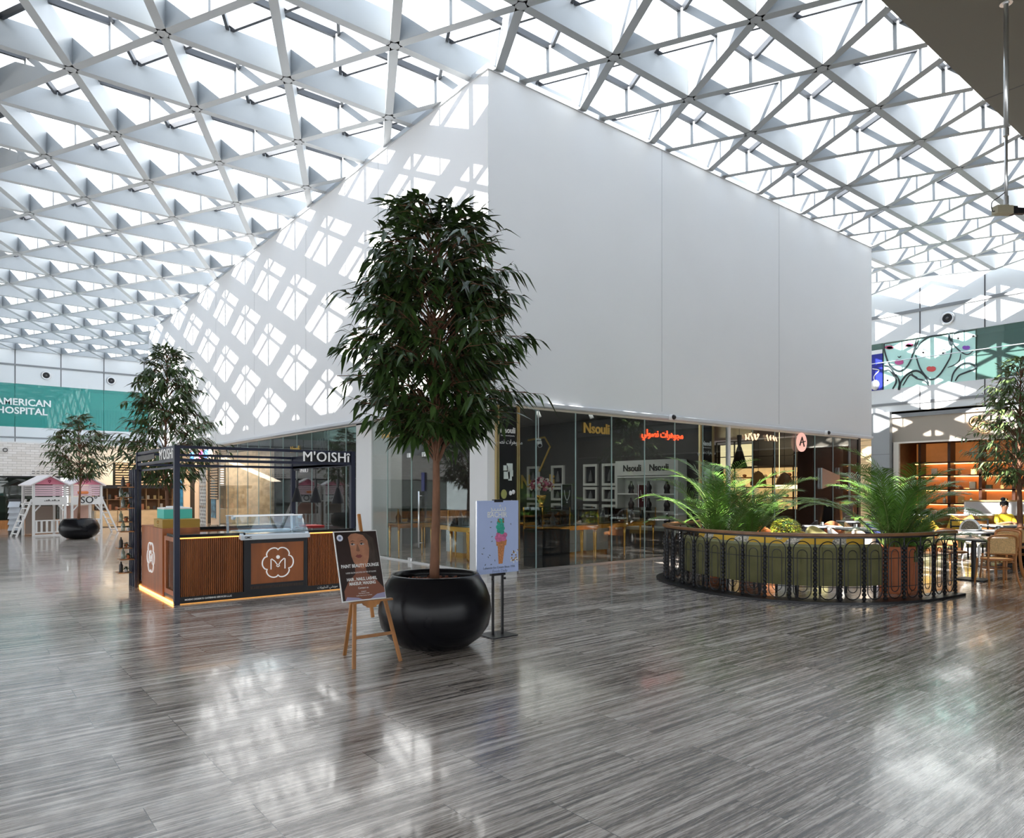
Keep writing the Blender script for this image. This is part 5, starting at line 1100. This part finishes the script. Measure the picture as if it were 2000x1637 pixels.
def tub_chair(label, loc, rz, col, group='upholstered tub chairs inside the railing'):
    t = thing('tub_chair', label, 'chair', loc, rz, group); m = mat('tub_cloth', col, .7); b = MB(); n = 16; vs = []
    for i in range(n+1):
        a = math.pi+math.pi*i/n
        for r_, z in ((.26, .38), (.28, .80-.18*abs(math.cos(a))**2), (.23, .80-.18*abs(math.cos(a))**2), (.21, .38)): vs.append((r_*math.cos(a), r_*math.sin(a), z))
    fs = [(i*4+k, (i+1)*4+k, (i+1)*4+(k+1) % 4, i*4+(k+1) % 4) for i in range(n) for k in range(4)]+[(0, 1, 2, 3), (n*4+3, n*4+2, n*4+1, n*4)]
    b.add(vs, fs).build('shell', m, t, smooth=False, bevel=.012); MB().lathe([(.001, .38), (.24, .38), (.25, .42), (.22, .47), (.001, .48)], n=24).build('seat_pad', m, t, smooth=True)
    for sx in (-1, 1):
        for sy in (-1, 1): MB().tube([(sx*.16, sy*.16, .39), (sx*.21, sy*.21, 0)], [.018, .011], 8).build('leg', M['bent'], t)
    return t
def table(label, loc, rz=0, w=.7, d=.7, round_=False, top='marble', group='dining tables'):
    t = thing('dining_table', label, 'table', loc, rz, group)
    (MB().lathe([(.001, .72), (w/2, .72), (w/2, .75), (.001, .75)], n=36) if round_ else MB().box(-w/2, w/2, -d/2, d/2, .72, .75)).build('tabletop', M[top], t, bevel=.004)
    (MB().lathe([(w/2+.001, .715), (w/2+.006, .733), (w/2+.001, .752)], n=36) if round_ else MB().box(-w/2-.01, w/2+.01, -d/2-.01, d/2+.01, .70, .72)).build('edge_band', M['black'], t)
    MB().cyl((0, 0, .02), .04, .68, 12).build('pedestal', M['black'], t); MB().box(-.22, .22, -.22, .22, 0, .02).build('base_plate', M['black'], t); return t
TG = table('small table with dark-edged top beside the end of the railing', ray(1902, 12.35), R(0), .8, .8)
def face(loc, to): return math.atan2(to[1]-loc[1], to[0]-loc[0])-R(90)
def cc(px, D, tpx, tD, label): l = ray(px, D); return cane_chair(label, l, face(l, ray(tpx, tD)))
cc(1946, 11.55, 1902, 12.35, 'bentwood cane chair seen from behind, nearest the camera in the sunlit dining area')
cc(1862, 12.9, 1902, 12.35, 'bentwood cane chair behind the last baluster of the railing')
cc(1955, 12.55, 1905, 12.2, 'bentwood cane chair just behind the nearest cane chair')
cc(1998, 13.9, 1940, 15.5, 'bentwood cane chair cut off by the right edge of the photo')
cc(1962, 13.35, 1930, 14.3, 'bentwood cane chair at the long marble table')
TL = table('long white marble table in the sun behind the cane chairs', ray(1930, 14.3), R(-30), 1.9, .75)
TB = table('white table in front of the seated person in yellow', ray(1985, 16.6), R(-38), 1.9, .7)
rt = thing('rattan_chair', 'round-backed black and white woven rattan chair by the marble table', 'chair', ray(1912, 15.1), R(-120)); wv = mat('woven', (.2, .18, .14), .6, noise=(45, .9, (1, 1, 1)))
MB().add([(.27*math.cos(2*math.pi*k/24), -.22, .70+.24*math.sin(2*math.pi*k/24)) for k in range(24)], [tuple(range(24))]).add([(.27*math.cos(2*math.pi*k/24), -.20, .70+.24*math.sin(2*math.pi*k/24)) for k in range(24)], [tuple(range(23, -1, -1))]).build('woven_back', wv, rt)
MB().tube([(.27*math.cos(2*math.pi*k/24), -.21, .70+.24*math.sin(2*math.pi*k/24)) for k in range(26)], .025, 8, False).build('white_rim', M['white'], rt, smooth=True); MB().lathe([(.001, .42), (.25, .42), (.26, .46), (.001, .47)], n=22).build('seat', wv, rt)
for sx in (-1, 1):
    for sy in (-1, 1): MB().tube([(sx*.17, sy*.17, .43), (sx*.22, sy*.22, 0)], [.018, .012], 8).build('leg', M['white'], rt)
for px, D, lb in ((1885, 15.9, 'black ladder-back chair left of the woven rattan chair'), (1925, 16.2, 'black ladder-back chair right of the woven rattan chair')):
    t = thing('black_chair', lb, 'chair', ray(px, D), R(140), 'black ladder-back chairs')
    for sx in (-.19, .19): MB().bar((sx, -.2, 0), (sx, -.22, .9), .025).build('leg', M['black'], t); MB().bar((sx, .2, 0), (sx, .19, .45), .025).build('leg', M['black'], t)
    for z in (.6, .72, .86): MB().box(-.19, .19, -.23, -.21, z, z+.035).build('back_slat', M['black'], t)
    MB().box(-.21, .21, -.21, .21, .44, .47).build('seat', M['yellow'], t)
# straight bench with cushions and the seated person
BL = ray(1950, 18.1); t = thing('long_bench', 'long upholstered bench against the low partition behind the sunlit tables', 'bench', BL, R(-38.7)); MB().box(-2.6, 2.6, -.25, .25, .1, .45).build('seat', M['olive'], t, bevel=.02); MB().box(-2.6, 2.6, .25, .33, .1, .9).build('backrest', M['brown'], t); MB().box(-2.65, 2.65, .24, .36, .9, .94).build('top_ledge', M['white'], t)
Rb = Matrix.Rotation(R(-38.7), 4, 'Z')
for k, x in enumerate((-2.2, -1.65, -1.1, -.55, .8, 1.35, 1.9)):
    o = bpy.data.objects['cushion'].copy(); COL.objects.link(o); o.location = BL+Rb @ Vector((x, .10, .46)); o.rotation_euler = (R(-14), R((-1)**k*28), R(-38.7))
    o['label'] = 'yellow cushion on the long straight bench, %s' % ('far left', 'second from the left', 'third from the left', 'left of the person', 'right of the person', 'second right of the person', 'far right')[k]; o['group'] = 'cushions on the straight bench'
# person
pr_ = thing('person', 'seated person in a bright yellow top with dark tied-up hair at the table', 'person', BL+Rb @ Vector((.12, -.02, .45)), R(-38.7))
def skin_fig(name, verts, edges, m, par, sub=2):
    me = bpy.data.meshes.new(name); me.from_pydata([v[:3] for v in verts], edges, []); me.materials.append(m); o = bpy.data.objects.new(name, me); COL.objects.link(o); o.parent = par
    md = o.modifiers.new('s', 'SKIN'); 
    for i, v in enumerate(verts): sv = me.skin_vertices[0].data[i]; sv.radius = (v[3], v[4] if len(v) > 4 else v[3]); sv.use_root = (i == 0)
    sd = o.modifiers.new('d', 'SUBSURF'); sd.levels = sub; sd.render_levels = sub; return o
# body: pelvis, torso, neck, head; arms to the table; thighs and shins
V = [(0, 0, .10, .15, .12), (0, 0, .28, .13, .10), (0, -.01, .43, .15, .10), (0, -.02, .52, .06), (0, -.03, .60, .052), (0, -.045, .68, .078, .09), (0, -.045, .77, .07, .085),
     (-.17, -.01, .45, .055), (-.23, -.10, .24, .042), (-.13, -.34, .30, .034), (-.06, -.42, .31, .026), (.17, -.01, .45, .055), (.24, -.10, .24, .042), (.14, -.34, .30, .034), (.07, -.42, .31, .026),
     (-.10, -.10, .06, .085), (-.12, -.42, .05, .062), (-.12, -.45, -.35, .042), (-.12, -.52, -.42, .035), (.10, -.10, .06, .085), (.12, -.42, .05, .062), (.12, -.45, -.35, .042), (.12, -.52, -.42, .035)]
Ed = [(0, 1), (1, 2), (2, 3), (3, 4), (4, 5), (5, 6), (2, 7), (7, 8), (8, 9), (9, 10), (2, 11), (11, 12), (12, 13), (13, 14), (0, 15), (15, 16), (16, 17), (17, 18), (0, 19), (19, 20), (20, 21), (21, 22)]
skin_fig('body', V, Ed, M['skin'], pr_)
T = [(0, 0, .06, .165, .135), (0, 0, .28, .145, .115), (0, -.01, .43, .165, .115), (0, -.015, .50, .08), (-.18, -.01, .45, .07), (-.235, -.09, .26, .058), (.18, -.01, .45, .07), (.245, -.09, .26, .058)]
skin_fig('yellow_top', T, [(0, 1), (1, 2), (2, 3), (2, 4), (4, 5), (2, 6), (6, 7)], mat('yellow_shirt', (.85, .62, .03), .7), pr_)
skin_fig('trousers', [(0, 0, .07, .155, .125), (-.10, -.10, .06, .10), (-.12, -.42, .05, .075), (-.12, -.45, -.33, .055), (.10, -.10, .06, .10), (.12, -.42, .05, .075), (.12, -.45, -.33, .055)], [(0, 1), (1, 2), (2, 3), (0, 4), (4, 5), (5, 6)], M['navy'], pr_)
h = MB(); h.ball((0, -.02, .76), .10, 16, 12, 1.0); h.ball((0, .02, .88), .055, 12, 8); hv = h.v; h.build('hair', M['hair'], pr_, smooth=True)
f = MB()
for sx in (-.032, .032): f.ball((sx, -.127, .715), .010, 8, 6)
f.build('eyes', M['white'], pr_); MB().ball((0, -.140, .69), .014, 8, 6).build('nose', M['skin'], pr_, smooth=True); MB().ball((0, -.128, .655), .018, 8, 5, .35).build('mouth', mat('lips', (.3, .06, .05), .5), pr_, smooth=True)
for sx in (-1, 1):
    MB().ball((sx*.085, -.045, .71), .018, 8, 6, 1.5).build('ear', M['skin'], pr_, smooth=True)
    for j in range(5):
        a = R(-40+18*j); MB().tube([(sx*.065, -.42, .31), (sx*(.065-.0)+math.sin(a)*.045, -.42-math.cos(a)*.045, .308), (sx*.065+math.sin(a)*.065, -.42-math.cos(a)*.07, .292)], [.010, .008, .006], 6).build('finger', M['skin'], pr_, smooth=True)
t = MB().box(-.04, .04, -.025, .025, 0, .05).build('red_case', M['red'], label='small red case on the table in front of the person', cat='case', bevel=.006); t.location = BL+Rb @ Vector((.38, -.62, .751))
# chairs, tables inside the railing
for px, D, rz, col, lb in ((1502, 15.0, 160, (.55, .2, .06), 'orange-brown tub chair left of the yellow shrub'), (1572, 15.6, 200, (.75, .5, .12), 'ochre tub chair right of the yellow shrub'), (1600, 15.0, 150, (.5, .45, .2), 'patterned ochre tub chair beside the ochre one'),
   (1645, 14.3, 190, (.8, .78, .74), 'white round-backed tub chair behind the middle of the handrail'), (1694, 13.9, 170, (.62, .52, .42), 'beige tub chair left of the tall palm'), (1626, 17.3, 120, (.45, .16, .06), 'rust tub chair at the far table'),
   (1674, 16.7, 200, (.7, .42, .18), 'tan tub chair beside the rust one'), (1630, 19.7, 30, (.22, .24, .13), 'green tub chair by the black pier'), (1714, 16.1, 170, (.012, .02, .09), 'navy tub chair half hidden by the palm'), (1575, 18.0, 10, (.03, .03, .035), 'black tub chair near the cafe glass')):
    tub_chair(lb, ray(px, D), R(rz), col)
for px, D, lb in ((1540, 13.2, 'small marble table in front of the yellow shrub'), (1606, 16.2, 'marble table between the rust and ochre tub chairs'), (1672, 15.3, 'marble table behind the white tub chair'), (1668, 18.6, 'white table beside the green tub chair')):
    table(lb, ray(px, D), R(-38), .65, .65)
T_ = []
def dish(loc, i, lb):
    t = thing('table_setting', lb, 'tableware', loc, 0, 'salt, pepper and glass sets on the tables')
    MB().box(-.08, .08, -.05, .05, 0, .008).build('tray', M['black'], t); MB().lathe([(.03, .008), (.035, .09), (.03, .09), (.025, .012)], (-.035, 0, 0), 12).build('glass_tumbler', M['clear'], t); MB().cyl((.03, 0, .008), .014, .07, 8).build('shaker', M['white'], t); MB().cyl((.06, .02, .008), .014, .07, 8).build('shaker', M['black'], t)
for i, (px, D, lb) in enumerate(((1895, 12.3, 'salt, pepper and glass on the small dark-edged table'), (1915, 14.3, 'salt, pepper and glass at the left of the long marble table'), (1950, 14.35, 'salt, pepper and glass at the right of the long marble table'), (1606, 16.2, 'salt, pepper and glass on the table between the tub chairs'), (1672, 15.3, 'salt, pepper and glass on the table behind the white chair'))):
    q = ray(px, D); dish(Vector((q.x, q.y, .751)), i, lb)
t = thing('low_partition', 'low white partition board behind the seated person', 'partition', ray(1948, 19.3), R(-38.7)); MB().box(-.9, .9, -.03, .03, 0, 1.25).build('board', M['white'], t); MB().box(-.95, .95, -.05, .05, 1.25, 1.29).build('cap', M['cane'], t)
lamp('added_sun_spot', 'SPOT', (15.5, 2.8, ZT-.05), 900, (1, .72, .42), .08, (14.0, 4.0, 0), cone=24, blend=.6)  # added warm spot without a fixture, imitates sun patches on the dining floor
